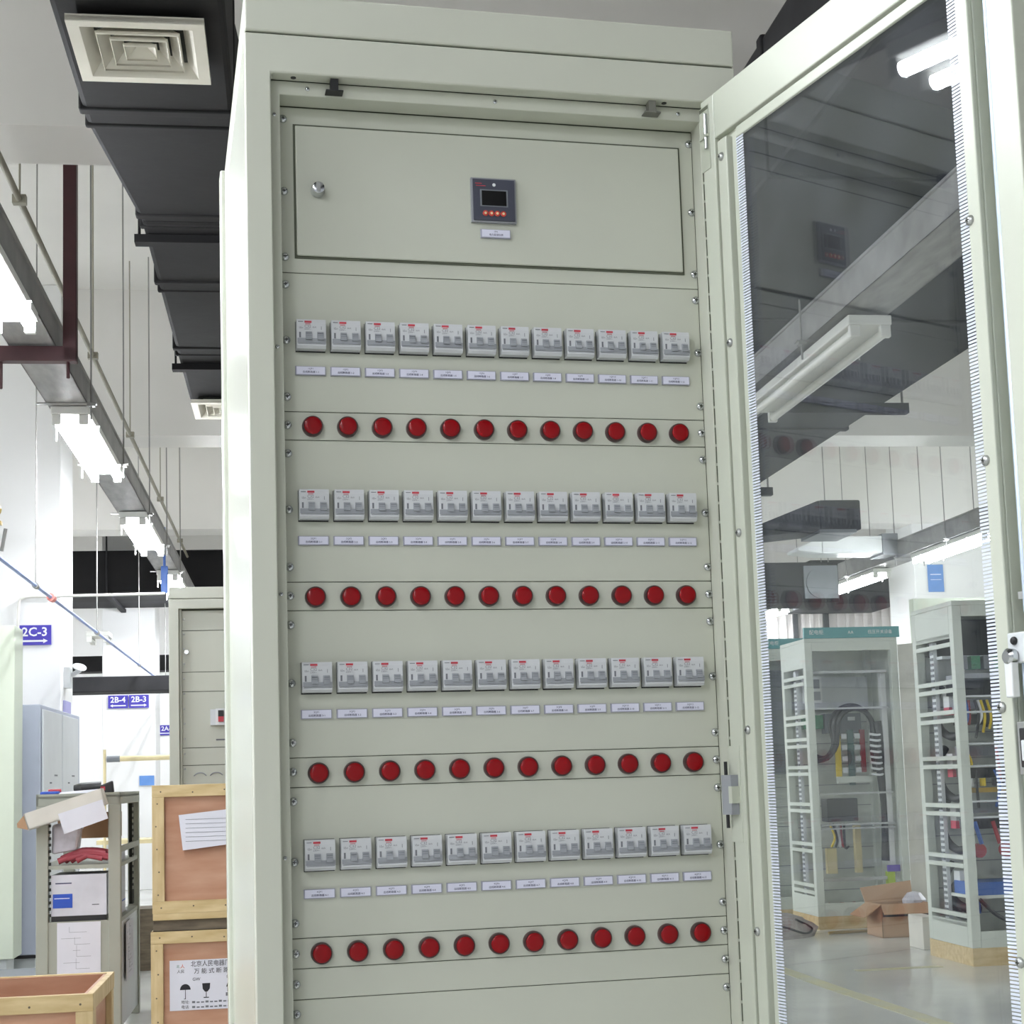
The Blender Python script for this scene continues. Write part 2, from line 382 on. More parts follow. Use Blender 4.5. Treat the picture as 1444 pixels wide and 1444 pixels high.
# nameplates -----------------------------------------------------------
def plate(x, z, a, b, hw=.0216, hh=.0064):
    m = MB(); m.box(-hw, hw, -.004, 0, -hh, hh, 0); m.box(-hw + .0016, hw - .0012, -.0048, -.004, -hh + .001, hh - .0008, 1)
    m.text(a, .0036, (0, -.0050, .0026), (1, 0, 0), (0, 0, 1), 2); m.text(b, .0036, (.0005, -.0050, -.0022), (1, 0, 0), (0, 0, 1), 2, .01)
    return m.build('nameplate', [PLATEF, PLATE, INK], cab, (x, 0, z))
for r, z in enumerate((1.8362, 1.5904, 1.3452, 1.098)):
    for j in range(12):
        plate(-.0027 + .04993 * j, z, '%dQF%d' % (r + 1, j + 1), '\u51fa\u7ebf\u65ad\u8def\u5668 %d-%d' % (r + 1, j + 1))
o = plate(.2735, 2.05, '1PA', '\u7535\u529b\u76d1\u6d4b\u4eea\u8868', hw=.0225); o.location.y = -.006

# ------------------------------------------------------------------ glazed door, open a little over 100 degrees
A = math.radians(79.25)
P0 = (.580, -.065, 0)
def dpart(mb, name, mats, parent=None, **k):
    return mb.build(name, mats, parent, **k)
ZB, ZT = .16, 2.246
d = MB()
d.box(0, .088, .0105, .018, ZB, ZT); d.box(.005, .040, 0, .0105, ZB, ZT); d.box(.050, .0745, -.002, .0105, .25, 2.168); d.box(.084, .0965, .002, .0058, .25, 2.168)
d.box(.597, .671, .030, .036, ZB, ZT); d.box(.5765, .597, -.002, .0058, .25, 2.168); d.box(.5865, .597, .0058, .036, .25, 2.168); d.box(.630, .671, -.004, .030, ZB, ZT)
d.box(.04, .630, 0, .018, 2.177, ZT); d.box(.0965, .5765, .001, .0058, 2.156, 2.172)
d.box(.04, .630, 0, .018, ZB, .245); d.box(.0965, .5765, .001, .0058, .25, .266)
door = d.build('door', DOORP, cab, P0, -A, bevel=.0018)
sl = MB(); z = .3
while z < 2.13:
    sl.box(.004, .0052, -.0005, .004, z, z + .0245); z += .0285
sl.build('hinge_slot', GAPGREEN, door)
MB().box(.088, .586, .006, .010, .25, 2.165).build('glass_pane', GLASS, door)
for s0, s1 in ((.0968, .1150), (.5600, .5765)):
    g = MB(); z = .262
    while z < 2.152:
        g.box(s0, s1, .0008, .0018, z, z + .0026); z += .0042
    g.build('gasket', GASKET, door)
ds = None
for s, zz in ((.0605, 2.141), (.0605, 1.862), (.0595, 1.585), (.0585, 1.305), (.0585, 1.027), (.0585, .75), (.582, 2.141), (.580, 1.863), (.580, 1.585), (.580, 1.309), (.582, 1.034), (.582, .75)):
    if ds is None: ds = screw_mesh().build('screw', [STEEL, DARKGAP], door, (s, -.002, zz), smooth=40)
    else:
        o = ds.copy(); COL.objects.link(o); o.parent = door; o.location = (s, -.002, zz)
# hinges
m = MB(); m.box(.002, .0275, -.0008, .006, 2.137, 2.236, 0); m.box(.003, .0265, -.0012, -.0004, 2.229, 2.2345, 2); m.box(.003, .0265, -.004, -.001, 2.186, 2.19, 0); m.cyl((.0215, -.003, 2.19), (.0215, -.003, 2.222), .003, 12, 1); m.cyl((.0215, -.003, 2.168), (.0215, -.003, 2.186), .003, 12, 1)  # darker plate with olive top strip paints the recess shade; nothing is cut
m.build('hinge', [mat('hinge_pocket_shade', (176, 180, 164), .5), CHROME, GAPGREEN], door, smooth=40)
m = MB(); m.box(.001, .030, -.001, .004, 1.148, 1.284, 2); m.box(-.001, .0245, -.0135, -.0012, 1.187, 1.243, 0); m.box(.0185, .0275, -.0142, -.001, 1.203, 1.227, 2)
m.cyl((.0035, -.008, 1.168), (.0035, -.008, 1.262), .0026, 10, 1)
m.build('hinge', [GREYP, BLACKP, DOORP], door)
m = MB(); m.box(-.001, .0245, -.0135, -.0012, .4, .456, 0); m.cyl((.0035, -.008, .381), (.0035, -.008, .475), .0026, 10, 1); m.build('hinge', [GREYP, BLACKP], door)
# lock gear on the free stile
m = MB(); m.cyl((.6215, .006, 1.41), (.6215, .006, 2.24), .0048, 12); m.cyl((.613, .006, .2), (.613, .006, 1.36), .0048, 12); m.tube(smoothpath([(.6215, .006, 1.43), (.6215, .006, 1.40), (.624, .005, 1.385), (.631, 0, 1.37)]), .0042)
for zz in (1.425, .7): m.box(.612, .630, .002, .03, zz, zz + .008, 1)
m.build('lock_rod', [mat('rod_bright', (206, 220, 240), .25, .3), STEEL], door, smooth=40)
m = MB(); m.box(.606, .638, -.012, .026, 1.355, 1.388, 0); m.lathe([(.009, 0), (.009, .008), (.006, .011)], (.6145, -.012, 1.362), (0, -1, 0), 20, 1); m.box(.6085, .6205, -.021, -.011, 1.318, 1.362, 2)
m.lathe([(.005, 0), (.004, .004)], (.618, -.012, 1.379), (0, -1, 0), 12, 3)
m.build('lock_handle', [PALE, CHROME, WHITE, BLACKP], door, smooth=40, bevel=.0015)
m = MB(); m.box(.610, .640, -.010, .026, 1.235, 1.292, 0); m.box(.6155, .634, -.0125, -.01, 1.243, 1.285, 1); m.box(.621, .638, -.016, -.0125, 1.25, 1.272, 2)
m.build('latch_box', [STEEL, BLACKP, PALE], door, bevel=.001)

# ================================================================== OVERHEAD
def lamp(u, v, z, L, label, group, lit=True, two=True):
    t = thing('hanging_fluorescent_lamp', label, 'lamp', hall(u, v, z), group=group)
    MB().box(-.1, .1, 0, L, .03, .075).build('housing', LAMPW, t, bevel=.006)
    for x in (-.07, .07):
        MB().cyl((x, .03, 0), (x, L - .03, 0), .021, 12).build('tube', TUBE if lit else TUBEOFF, t, smooth=40)
        for y0 in (0, L - .03): MB().box(x - .024, x + .024, y0, y0 + .03, -.024, .03).build('end_cap', LAMPW, t, bevel=.005)
    if lit:
        for y0 in (.18 * L, .82 * L):
            m = MB(); m.box(-.12, .12, y0, y0 + .012, .028, .034); m.cyl((-.113, y0 + .006, -.05), (-.113, y0 + .006, .031), .005, 8); m.cyl((.113, y0 + .006, -.03), (.113, y0 + .006, .031), .005, 8)
            m.build('clip', LAMPW, t)
    return t
def trunking(u0, u1, v0, v1, z0, z1, label, rods=(), name='lighting_trunking'):
    t = thing(name, label, 'trunking', hall((u0 + u1) / 2, v0, z0))
    h = (u1 - u0) / 2; L = v1 - v0
    m = MB(); m.box(-h, h, 0, L, 0, .004); m.box(-h, -h + .004, 0, L, 0, z1 - z0); m.box(h - .004, h, 0, L, 0, z1 - z0); m.box(-h, h, 0, L, z1 - z0 - .004, z1 - z0)
    m.box(-h - .01, -h, 0, L, z1 - z0 - .012, z1 - z0); m.box(h, h + .01, 0, L, z1 - z0 - .012, z1 - z0)
    m.build('channel', TRUNK, t)
    for rv in rods:
        for s in ((1,) if u0 < 0 else (-1, 1)):
            q = MB(); q.cyl((s * (h + .02), rv - v0, -.09), (s * (h + .02), rv - v0, 5.25 - z0), .005, 8); q.box(s * (h + .02) - .02, s * (h + .02) + .02, rv - v0 - .02, rv - v0 + .02, -.02, -.008)
            q.build('hanger_rod', ROD, t)
        q = MB(); q.box(-h - .05, h + .05, rv - v0 - .02, rv - v0 + .02, -.008, -.001); q.build('hanger_bar', ROD, t)
    return t
trunking(-1.265, -1.055, -5, 26, 3.285, 3.42, 'long galvanised lighting trunking carrying the row of lit lamps on the left', (8.3, 9.9, 11.7, 13.3, 14.9))
ordn = ['nearest in view', 'second from the front', 'third from the front', 'fourth from the front', 'fifth, far down the hall']
for k, v in enumerate((-4.8, -1.6, 1.42)):
    lamp(-1.15, v, 3.1 if k == 2 else 3.205, 1.65, ['lit twin-tube lamp of the left row, far behind the viewer', 'lit twin-tube lamp of the left row, just behind the viewer', 'lit twin-tube lamp of the left row, mirrored in the door glass'][k], 'lit lamps under the left trunking')
for k, v in enumerate((5.02, 8.34, 11.6, 14.8, 18.0)):
    lamp(-1.15, v, 3.205, 1.65, 'lit twin-tube lamp under the left trunking, ' + ordn[k], 'lit lamps under the left trunking')
trunking(2.42, 2.66, -5, 12.3, 3.25, 3.4, 'grey lighting trunking under the wide black duct, seen through the door glass', (6.9, 10.2))
lamp(2.53, 6.36, 3.14, 1.66, 'unlit white twin-tube lamp hanging under the wide black duct', 'lamps under the middle trunking', lit=False)
trunking(5.95, 6.2, -2, 26, 3.29, 3.46, 'grey lighting trunking carrying three lit lamps at the far right', (13.4, 14.6, 16.0, 17.6))
for k, v in enumerate((12.75, 15.35, 18.6)):
    lamp(6.08, v, 3.21, 1.6, 'lit twin-tube lamp under the far right trunking, ' + ['nearest and highest', 'middle, above the teal cabinet header', 'farthest and lowest'][k], 'lit lamps under the far right trunking')
for u in (-8.4, -4.8, 9.7):  # unseen lamp rows added to brighten the hall and its ceiling
    for v in (1.9, 5.1, 8.3, 11.6, 14.8, 18.0, 21.2, 24.3):
        lamp(u, v, 3.205, 1.65, 'added lit twin-tube lamp of the outer rows, beyond the edges of the picture', 'added lamps of the outer rows')
    trunking(u - .105, u + .105, -6, 26, 3.285, 3.42, 'lighting trunking of the ' + {-8.4: 'outermost left', -4.8: 'inner left', 9.7: 'outer right'}[u] + ' row of added lamps, beyond the edges of the picture', (3, 9, 15, 21))
for u, v in ((-4.8, -1.3), (-4.8, -4.5), (-1.15, -8.0)):  # further unseen lamps added to light the cabinet front
    lamp(u, v, 3.205, 1.65, 'added lit twin-tube lamp of the outer rows, beyond the edges of the picture', 'added lamps of the outer rows')
for v in (21.2, 24.3): lamp(-1.15, v, 3.205, 1.65, 'lit twin-tube lamp of the left row, hidden far down the hall', 'lit lamps under the left trunking')
# cross lamp behind the left column
lamp(-1.72, 14.2, 2.58, .3, 'short pale lamp beside the left column below the wide duct', 'lamps by the left column', lit=False)
# conduit above the left trunking
m = MB(); m.cyl((-1.185, 5, 3.9), (-1.185, 25, 3.9), .015, 10)
for v in (7.0, 9.6, 11.8, 14.5, 17): m.box(-1.215, -1.155, v - .02, v + .02, 3.88, 3.92); m.cyl((-1.185, v, 3.9), (-1.185, v, 5.25), .005, 8)
tag(m.build('conduit', mat('pale_conduit', (160, 156, 140), .5), None, H0, -AB, smooth=40), 'thin pale conduit running above the left lighting trunking', 'pipe')
# maroon bracket
m = MB(); m.box(-1.02, -.96, 7.17, 7.23, 3.21, 5.25); m.box(-1.9, -.96, 7.17, 7.23, 3.205, 3.275); m.box(-1.9, -1.84, 7.17, 7.23, 3.21, 5.25)
m.cyl((-1.3, 7.2, 3.08), (-1.3, 7.2, 3.21), .01, 8); m.cyl((-1.0, 7.2, 3.13), (-1.0, 7.2, 3.21), .008, 8)
tag(m.build('steel_bracket', MAROON, None, H0, -AB, bevel=.003), 'dark maroon steel hanger frame under the left lighting trunking', 'bracket')
# black air duct, left -------------------------------------------------
t = thing('air_duct', 'long black insulated air duct above the cabinet on the left', 'air duct', hall(0, 0, 3.55))
def tap(m, u0, u1, v0, v1, w0, w1, z0=0., z1=.42, mt=0):
    m.hexa([(u0, v0, z0), (u1, v0, z0), (w1, v1, z0), (w0, v1, z0)], [(u0, v0, z1), (u1, v0, z1), (w1, v1, z1), (w0, v1, z1)], mt)
m = MB(); tap(m, -.68, -.17, -4, 5.35, -.68, -.17); tap(m, -.68, -.17, 5.35, 6.3, -.585, -.1); tap(m, -.585, -.1, 6.3, 9.6, -.585, -.1)
m.build('body', RUBBER, t, bevel=.02)
for v, a, b in ((5.2, -.69, -.165), (6.2, -.60, -.1), (7.05, -.6, -.1), (8.15, -.6, -.1), (2.2, -.69, -.16)):
    m = MB(); m.box(a, b, v, v + .05, -.008, .425); m.box(a + .004, b - .004, v + .14, v + .17, -.005, .425); m.build('flange', RUBBER, t, bevel=.008)
for v in (6.42, 8.45):
    m = MB(); m.box(-.625, .0, v, v + .06, -.04, -.006); m.cyl((-.607, v + .03, -.04), (-.607, v + .03, .45), .006, 8); m.cyl((-.03, v + .03, -.04), (-.03, v + .03, 1.7), .006, 8); m.build('support_bar', RUBBER, t)
def diffuser(u, v, z, s, label):
    t = thing('air_diffuser', label, 'air vent', hall(u, v, z), group='square ceiling diffusers on the left duct')
    h = s / 2
    def ring(m, a, b, za, zb):
        for q in range(4):
            R = Matrix.Rotation(q * math.pi / 2, 4, 'Z'); P = [R @ Vector(p) for p in ((-a, -a, za), (a, -a, za), (b, -b, zb), (-b, -b, zb))]
            m.add(P, [(0, 1, 2, 3)]); m.add([p + Vector((0, 0, .004)) for p in P], [(3, 2, 1, 0)])
    m = MB(); ring(m, h, h * .82, 0, .0); ring(m, h, h, 0, .018); ring(m, h * .82, h * .66, 0, .04); m.build('frame', DIFF, t)
    for a, b in ((.62, .44), (.43, .26), (.25, .02)):
        m = MB(); ring(m, h * a, h * b, .004, .04); ring(m, h * a, h * a - .004, .006, .0); m.build('vane', DIFF, t)
    m = MB(); m.box(-h * .8, h * .8, -h * .8, h * .8, .0415, .0455); m.build('neck_shade', DARKGAP, t)  # dark sheet stands in for the shade inside the hollow neck
    return t
diffuser(-.434, 4.70, 3.504, .404, 'cream square air diffuser under the near end of the left duct')
m = MB(); m.box(-.16, .16, -.16, .16, 0, .02)
diffuser(-.36, 9.38, 3.50, .42, 'cream square air diffuser under the far end of the left duct')
# wide black duct, right -----------------------------------------------
t = thing('air_duct', 'very wide black air duct overhead, seen through the open door glass', 'air duct', hall(0, 0, 3.45))
m = MB(); tap(m, 1.79, 3.62, -4, 12.2, 1.79, 3.62, 0, .55); m.build('body', RUBBER2, t, bevel=.02)
for v in (2.5, 5.4, 7.2, 9.6): 
    m = MB(); m.box(1.78, 3.635, v, v + .06, -.012, .555); m.build('flange', RUBBER2, t, bevel=.01)
for v in (8.86, 11.6):
    m = MB(); m.box(1.68, 3.74, v, v + .06, -.075, -.013); m.cyl((1.72, v + .03, -.07), (1.72, v + .03, 1.8), .007, 8, 1); m.cyl((3.71, v + .03, -.07), (3.71, v + .03, 1.8), .007, 8, 1); m.build('support_bar', [RUBBER2, ROD], t)
# wide duct across the hall
t = thing('air_duct', 'black air duct crossing the hall behind the left column', 'air duct', hall(0, 18.2, 3.49))
m = MB(); m.box(-8, 3.9, 0, .9, 0, .49); m.build('body', RUBBER, t, bevel=.02)
m = MB(); m.box(-8, 3.9, .9, 1.75, 0.02, .1); m.build('cable_tray', RUBBER2, t)
for u in (-2.12, -.75, 1.2, 3.5):
    m = MB(); m.box(u, u + .06, -.02, 1.75, -.04, 0); m.cyl((u + .025, -.03, -.04), (u + .025, -.03, 1.76), .01, 8); m.build('support_bar', RUBBER2, t)
tag(MB().box(-6, -.6, 16.5, 17.0, 2.25, 2.41).build('air_duct', RUBBER2, None, H0, -AB, bevel=.01), 'dark grey duct low across the far left, above the blue signs', 'air duct')
tag(MB().box(-8, -.95, 21.5, 21.9, 2.83, 3.04).build('air_duct', RUBBER, None, H0, -AB, bevel=.01), 'small black duct far left beside the column fan', 'air duct')
tag(MB().box(6.35, 7.58, 18.4, 19.6, 3.25, 3.8).build('air_duct', RUBBER2, None, H0, -AB, bevel=.02), 'dark air duct crossing behind the second lamp of the far right row', 'air duct')
t = thing('air_duct', 'dark boxy air duct drop below the elbow, left of the lit lamp', 'air duct', hall(5.19, 15.3, 2.93))
m = MB(); m.box(-.6, .4, 0, .6, 0, .42); m.build('body', RUBBER2, t, bevel=.02)
m = MB(); m.box(.02, .38, -.02, 0, .04, .38); m.cyl((.2, -.03, .2), (.2, 0, .2), .16, 20); m.build('access_cover', GREYP2, t)
m = MB(); m.cyl((-.3, .3, .42), (-.3, .3, 2.3), .006, 8); m.cyl((.4, .3, .42), (.4, .3, 2.3), .006, 8); m.build('hanger_rod', ROD, t)
# elbow duct and white outlet, right
t = thing('duct_elbow', 'dark duct elbow dropping near the far right trunking', 'air duct', hall(4.7, 13.2, 3.3))
m = MB(); m.box(-.02, .36, 0, .5, .05, .32)
m.hexa([(-.75, 0, -.02), (-.02, 0, .05), (-.02, .5, .05), (-.75, .5, -.02)], [(-.75, 0, .04), (-.02, 0, .32), (-.02, .5, .32), (-.75, .5, .04)]); m.build('body', RUBBER2, t, bevel=.015)
m = MB(); m.box(-.04, .3, -.03, .5, .02, .05); m.build('collar', GREYP2, t)
t = thing('air_outlet', 'white box-shaped air outlet under the dark duct elbow', 'air vent', hall(5.18, 14.6, 3.34))
m = MB(); m.box(.0, .62, 0, .35, .0, .17); m.hexa([(-.25, 0, .03), (0, 0, .0), (0, .35, 0), (-.25, .35, .03)], [(-.25, 0, .06), (0, 0, .17), (0, .35, .17), (-.25, .35, .06)]); m.build('body', WHITE, t, bevel=.01)
m = MB(); m.box(.62, .78, -.01, .36, -.02, .19); m.build('end_box', GREYP, t)

# blue air pipe, left ---------------------------------------------------
t = thing('air_pipe', 'blue compressed-air pipe running down the left side of the hall', 'pipe', hall(-1.545, 8, 2.5))
m = MB(); m.cyl((0, -2.5, 0), (0, 16, 0), .0115, 12); m.build('tube', BLUEPIPE, t, smooth=40)
for k, v in enumerate((1.75, 4.75, 8.2, 11.5)):
    m = MB(); m.lathe([(.02, -.035), (.02, .035)], (0, v, 0), (0, 1, 0), 10); m.cyl((0, v, 0), (0, v, 2.75), .0045, 8); m.build('hanger', ROD, t, smooth=40)
m = MB(); m.lathe([(.026, -.05), (.026, .05)], (0, 2.38, 0), (0, 1, 0), 10); m.build('marker_band', ORANGE, t, smooth=40)
m = MB(); m.cyl((-.02, .45, 0), (-.02, .45, .2), .014, 10, 0); m.lathe([(.03, 0), (.03, .06)], (-.02, .45, .03), (0, 0, 1), 10, 1); m.box(-.07, .03, .43, .47, .16, .18, 1); m.tube(smoothpath([(-.02, .45, .2), (.01, .45, .24), (-.03, .45, .27)]), .02, 8, 1); m.cyl((.03, .45, .02), (.05, .45, .14), .01, 8, 2)
m.build('valve', [BLUEPIPE, BRASS, ROD], t, smooth=40)
m = MB(); m.box(-.03, .03, -.02, .02, -.24, .0); m.cyl((0, 0, 0), (0, 0, .35), .012, 8)
tag(m.build('hose_holder', mat('blue_holder', (84, 122, 200), .45), None, hall(-1.105, 13.9, 3.19), -AB, bevel=.008), 'small blue holder hanging at the end of the left trunking lamps', 'holder')
m = MB(); m.tube(smoothpath([(-2.09, 12.38, 2.3), (-2.09, 12.37, 2.66), (-2.05, 12.37, 2.74), (-1.9, 12.37, 2.75)], 5) + [(-.98, 12.37, 2.76)], .011, 8)
tag(m.build('conduit', mat('white_conduit', (216, 214, 206), .5), None, H0, -AB, smooth=60), 'thin cream conduit bending off the left column above the blue sign', 'pipe')

# signs -----------------------------------------------------------------
def sign(u0, u1, v, z0, z1, txt, arrow, label):
    w, h = u1 - u0, z1 - z0
    m = MB(); m.box(0, w, -.012, 0, 0, h, 0)
    m.text(txt, h * .62, (w / 2, -.0135, h * .64), (1, 0, 0), (0, 0, 1), 1, .02)
    a, b, c = w * .1, w * .9, h * .2
    if arrow < 0: a, b = b, a
    s = 1 if b > a else -1; t = h * .045
    q = [(a, c - t), (b - s * w * .14, c - t), (b - s * w * .14, c - t * 2.6), (b, c), (b - s * w * .14, c + t * 2.6), (b - s * w * .14, c + t), (a, c + t)]
    m.add([(x, -.0135, z) for x, z in q], [tuple(range(7)) if s > 0 else tuple(range(7))[::-1]], 1)
    return tag(m.build('direction_sign', [SIGNB, WHITE], None, hall(u0, v, z0), -AB), label, 'sign', 'blue direction signs')
sign(-2.092, -1.846, 12.395, 2.376, 2.53, '2C-3', 1, 'blue 2C-3 sign with a right arrow on the left column')
sign(-2.287, -2.047, 19.985, 2.2525, 2.413, '2B-4', -1, 'blue 2B-4 sign with a left arrow on the far column')
sign(-2.033, -1.79, 19.985, 2.2525, 2.415, '2B-3', 1, 'blue 2B-3 sign with a right arrow on the far column')
sign(-2.27, -1.95, 26.985, 2.13, 2.30, '2A-3', 1, 'far blue sign half hidden behind the beige rear cabinet')
m = MB(); m.box(0, .012, 0, .35, 0, .09); tag(m.build('wall_plate', mat('lilac_plate', (160, 158, 204), .5), None, hall(-1.773, 12.5, 1.86), -AB), 'small lilac plate on the side of the left column', 'sign')
# wall fan on column side
t = thing('wall_fan', 'small white wall fan on the side of the left column', 'fan', hall(-1.775, 12.6, 2.05))
m = MB(); m.box(0, .05, -.06, .06, 0, .16); m.cyl((.05, 0, .1), (.12, 0, .14), .018, 8); m.build('bracket', WHITE, t)
m = MB(); m.lathe([(.015, 0), (.055, .012), (.055, .02), (.015, .03)], (.11, 0, .15), (.3, -.5, .8), 16); m.build('head', WHITE, t, smooth=40)

# ================================================================== LEFT GROUP
# pale green cabinet at the frame's edge
t = thing('louvred_cabinet', 'pale green louvred cabinet at the far left edge', 'electrical cabinet', hall(-2.356, 10.0, 0))
m = MB(); m.box(0, .645, 0, .3, .24, 2.285); m.build('body', GREENW, t, bevel=.004)
m = MB()
for z in (1.78, 1.66, 1.55, 1.45, .95, .88, .8, .72, .5, .43, .36): 
    for x in (.24,): m.hexa([(x, -.012, z), (x + .27, -.012, z), (x + .27, 0, z), (x, 0, z)], [(x, -.002, z + .04), (x + .27, -.002, z + .04), (x + .27, 0, z + .04), (x, 0, z + .04)])
m.build('louvre_panel', GREENW, t)
MB().box(.02, .60, .03, .28, 0, .24).build('plinth', PALE, t)
# blue-grey cabinets
t = thing('control_cabinet', 'blue-grey control cabinet with white doors behind the grey shelf rack', 'electrical cabinet', hall(-2.281, 10.4, 0))
m = MB(); m.box(0, .665, 0, 1.85, .22, 1.81); m.build('body', BLUEGREY, t, bevel=.006)
m = MB(); m.box(.03, .63, .03, 1.8, 0, .2, 0); m.box(.01, .66, .0, 1.84, .2, .22, 1); m.build('plinth', [PALE, BLACKP], t)
for y0 in (.03, .87):
    dd_ = MB().box(.667, .682, y0, y0 + .8, .25, 1.78).build('door_leaf', PALE, t, bevel=.004)
    m = MB(); m.box(.682, .71, y0 + .06, y0 + .09, .9, 1.05); m.build('handle', STEEL, dd_)
    m = MB(); m.box(.682, .684, y0 + .45, y0 + .58, 1.35, 1.36); m.box(.682, .684, y0 + .25, y0 + .33, 1.3, 1.31); m.build('label_strip', GREYPRINT, dd_)
m = MB(); m.box(.12, .16, .05, .09, 1.81, 1.85); m.lathe([(.03, 0), (.03, .04)], (.14, .07, 1.85), (0, 0, 1), 10); m.build('lifting_eye', BLACKP, t)
# grey open shelf rack
SX, SY = -1.295, 8.2
rk = thing('shelf_rack', 'grey steel frame rack holding boxes, papers taped to its front', 'rack', hall(SX, SY, 0))
Wd, Dp, Ht = .415, 1.0, 1.235
for x in (0, Wd - .06):
    for y in (0, Dp - .06):
        MB().box(x, x + .06, y, y + .06, 0, Ht - .06).build('post', SHELFG, rk, bevel=.003)
m = MB(); m.box(0, Wd, 0, Dp, Ht - .024, Ht - .012); m.box(0, Wd, 0, .012, Ht - .06, Ht); m.box(0, Wd, Dp - .012, Dp, Ht - .06, Ht); m.box(0, .012, 0, Dp, Ht - .06, Ht); m.box(Wd - .012, Wd, 0, Dp, Ht - .06, Ht); m.build('top_tray', SHELFG, rk)
for z in (.855, .575): MB().box(.006, Wd - .006, .006, Dp - .006, z, z + .02).build('shelf', SHELFG, rk)
m = MB(); m.box(.06, Wd - .06, .008, .016, .03, .575); m.build('front_panel', SHELFG, rk)
m = MB(); m.box(Wd - .016, Wd - .008, .06, Dp - .06, .05, .575); m.build('side_panel', PALE, rk)
m = MB(); m.box(Wd - .012, Wd, .06, Dp - .06, .93, .96); m.box(Wd - .03, Wd - .012, .72, .8, .62, 1.17, 1)
for k in range(14): m.box(Wd - .012, Wd - .006, .705, .72, .7 + k * .033, .718 + k * .033, 0)
m.build('side_rail', [SHELFG, DARKGAP], rk)
m = MB()
for k in range(18):
    for x in (.062, ): m.box(x, x + .008, -.0005, .03, .62 + k * .032, .634 + k * .032)
m.build('punched_strip', DARKGAP, rk)
def drawing(name, w, h, root, label=None, lines=9, seed=1):
    r = random.Random(seed); m = MB(); m.box(0, w, -.0012, 0, 0, h, 0)
    for k in range(lines):
        x0 = r.uniform(.08, .5) * w; x1 = min(w * .93, x0 + r.uniform(.15, .5) * w); z = h * (.08 + .84 * (k + .5) / lines)
        m.box(x0, x1, -.0016, -.0012, z, z + .0013, 1)
        if k % 2: m.box(x0, x0 + .0012, -.0016, -.0012, z, min(h * .95, z + r.uniform(.05, .16) * h), 1)
    return m
def sheet(loc, rz, w, h, label, seed, group=None, lines=12):
    o = drawing('', w, h, None, lines=lines, seed=seed).build('paper_sheet', [PAPER, GREYPRINT], None, loc, rz)
    return tag(o, label, 'paper', group)
sheet(hall(-1.192, 8.205, .16), -AB, .214, .43, 'printed wiring diagram sheet on the front of the grey rack', 3, 'drawings on the rack')
sheet(hall(-.876, 8.42, .26), -AB + math.pi / 2, .36, .30, 'printed diagram sheet on the side of the grey rack', 5, 'drawings on the rack')
# things on the rack
t = thing('carton', 'torn white carton lying tilted across the rack opening', 'box', hall(-1.315, 8.09, 1.06)); t.rotation_euler = (0, math.radians(-17), -AB)
m = MB(); m.box(0, .395, .0, .006, 0, .085); m.box(0, .395, .1, .106, 0, .085); m.box(0, .006, 0, .1, 0, .085); m.box(.389, .395, 0, .1, 0, .085); m.box(0, .395, 0, .106, 0, .006); m.build('tray', CARDW, t)
m = MB(); m.hexa([(.16, -.012, -.075), (.385, -.012, -.07), (.385, -.004, -.07), (.16, -.004, -.075)], [(.16, -.004, .03), (.385, -.004, .03), (.385, .0, .03), (.16, .0, .03)]); m.build('flap', PAPER, t)
m = MB(); m.hexa([(-.05, .02, .03), (0, .02, .0), (0, .1, 0), (-.05, .1, .03)], [(-.045, .02, .05), (0, .02, .08), (0, .1, .08), (-.045, .1, .05)]); m.build('torn_end', CARD, t)
m = MB(); m.box(0, .3, 0, .25, 0, .13, 0); m.box(.08, .13, -.002, 0, .05, .08, 1); tag(m.build('cardboard_box', [CARD, PAPER], None, hall(-1.225, 8.45, 1.0), -AB), 'brown cardboard box behind the torn carton on the rack', 'box')
m = MB()
for k in range(7):
    m.tube(smoothpath([(.02 + .015 * k, .0 + .02 * (k % 3), .02 + .012 * (k % 2)), (.12 + .01 * k, .01, .05 + .01 * (k % 3)), (.24 + .008 * k, .02 * (k % 2), .03 + .012 * (k % 3))]), .016, 8)
tag(m.build('red_cable_bundle', mat('red_sleeve', (160, 66, 78), .4), None, hall(-1.21, 8.225, .875), -AB, smooth=60), 'bundle of red parts in the bag below the torn carton', 'cable')
m = MB(); m.hexa([(0, -.012, .0), (.13, -.012, .02), (.13, .1, .02), (0, .1, .0)], [(.0, .0, .15), (.15, .0, .17), (.15, .08, .17), (.0, .08, .15)])
tag(m.build('plastic_bag', PLASTICBAG, None, hall(-1.225, 8.24, .93), -AB, bevel=.015), 'crumpled clear plastic bag under the torn carton', 'bag')
m = MB(); m.box(0, .272, 0, .3, 0, .205, 0); m.box(.008, .104, -.0015, 0, .04, .11, 1); m.box(.02, .1, -.0012, 0, .16, .166, 2); m.box(.2, .235, -.0012, 0, .05, .055, 3); m.box(.015, .09, -.002, -.0015, .086, .09, 4)
tag(m.build('storage_box', [mat('box_white', (208, 208, 216), .6), BLUE, INK, GREYPRINT, PLATE], None, hall(-1.222, 8.215, .622), -AB, bevel=.003), 'white box with a blue label on the rack shelf', 'box')
m = MB(); m.box(0, .27, 0, .4, 0, .025); tag(m.build('tool_tray', BLACKP, None, hall(-1.222, 8.215, .596), -AB), 'flat black tray under the white box on the rack', 'tray')
m = MB(); m.box(0, .012, 0, .16, 0, .33, 0); m.box(.0125, .014, 0.0, .16, .06, .066, 1); m.box(0, .012, .16, .17, 0, .33, 2)
tag(m.build('ring_binder', [mat('binder_white', (214, 216, 226), .5), BLUE, GREYP], None, hall(-.93, 8.62, .596), -AB), 'white binder seen through the side of the grey rack', 'binder')
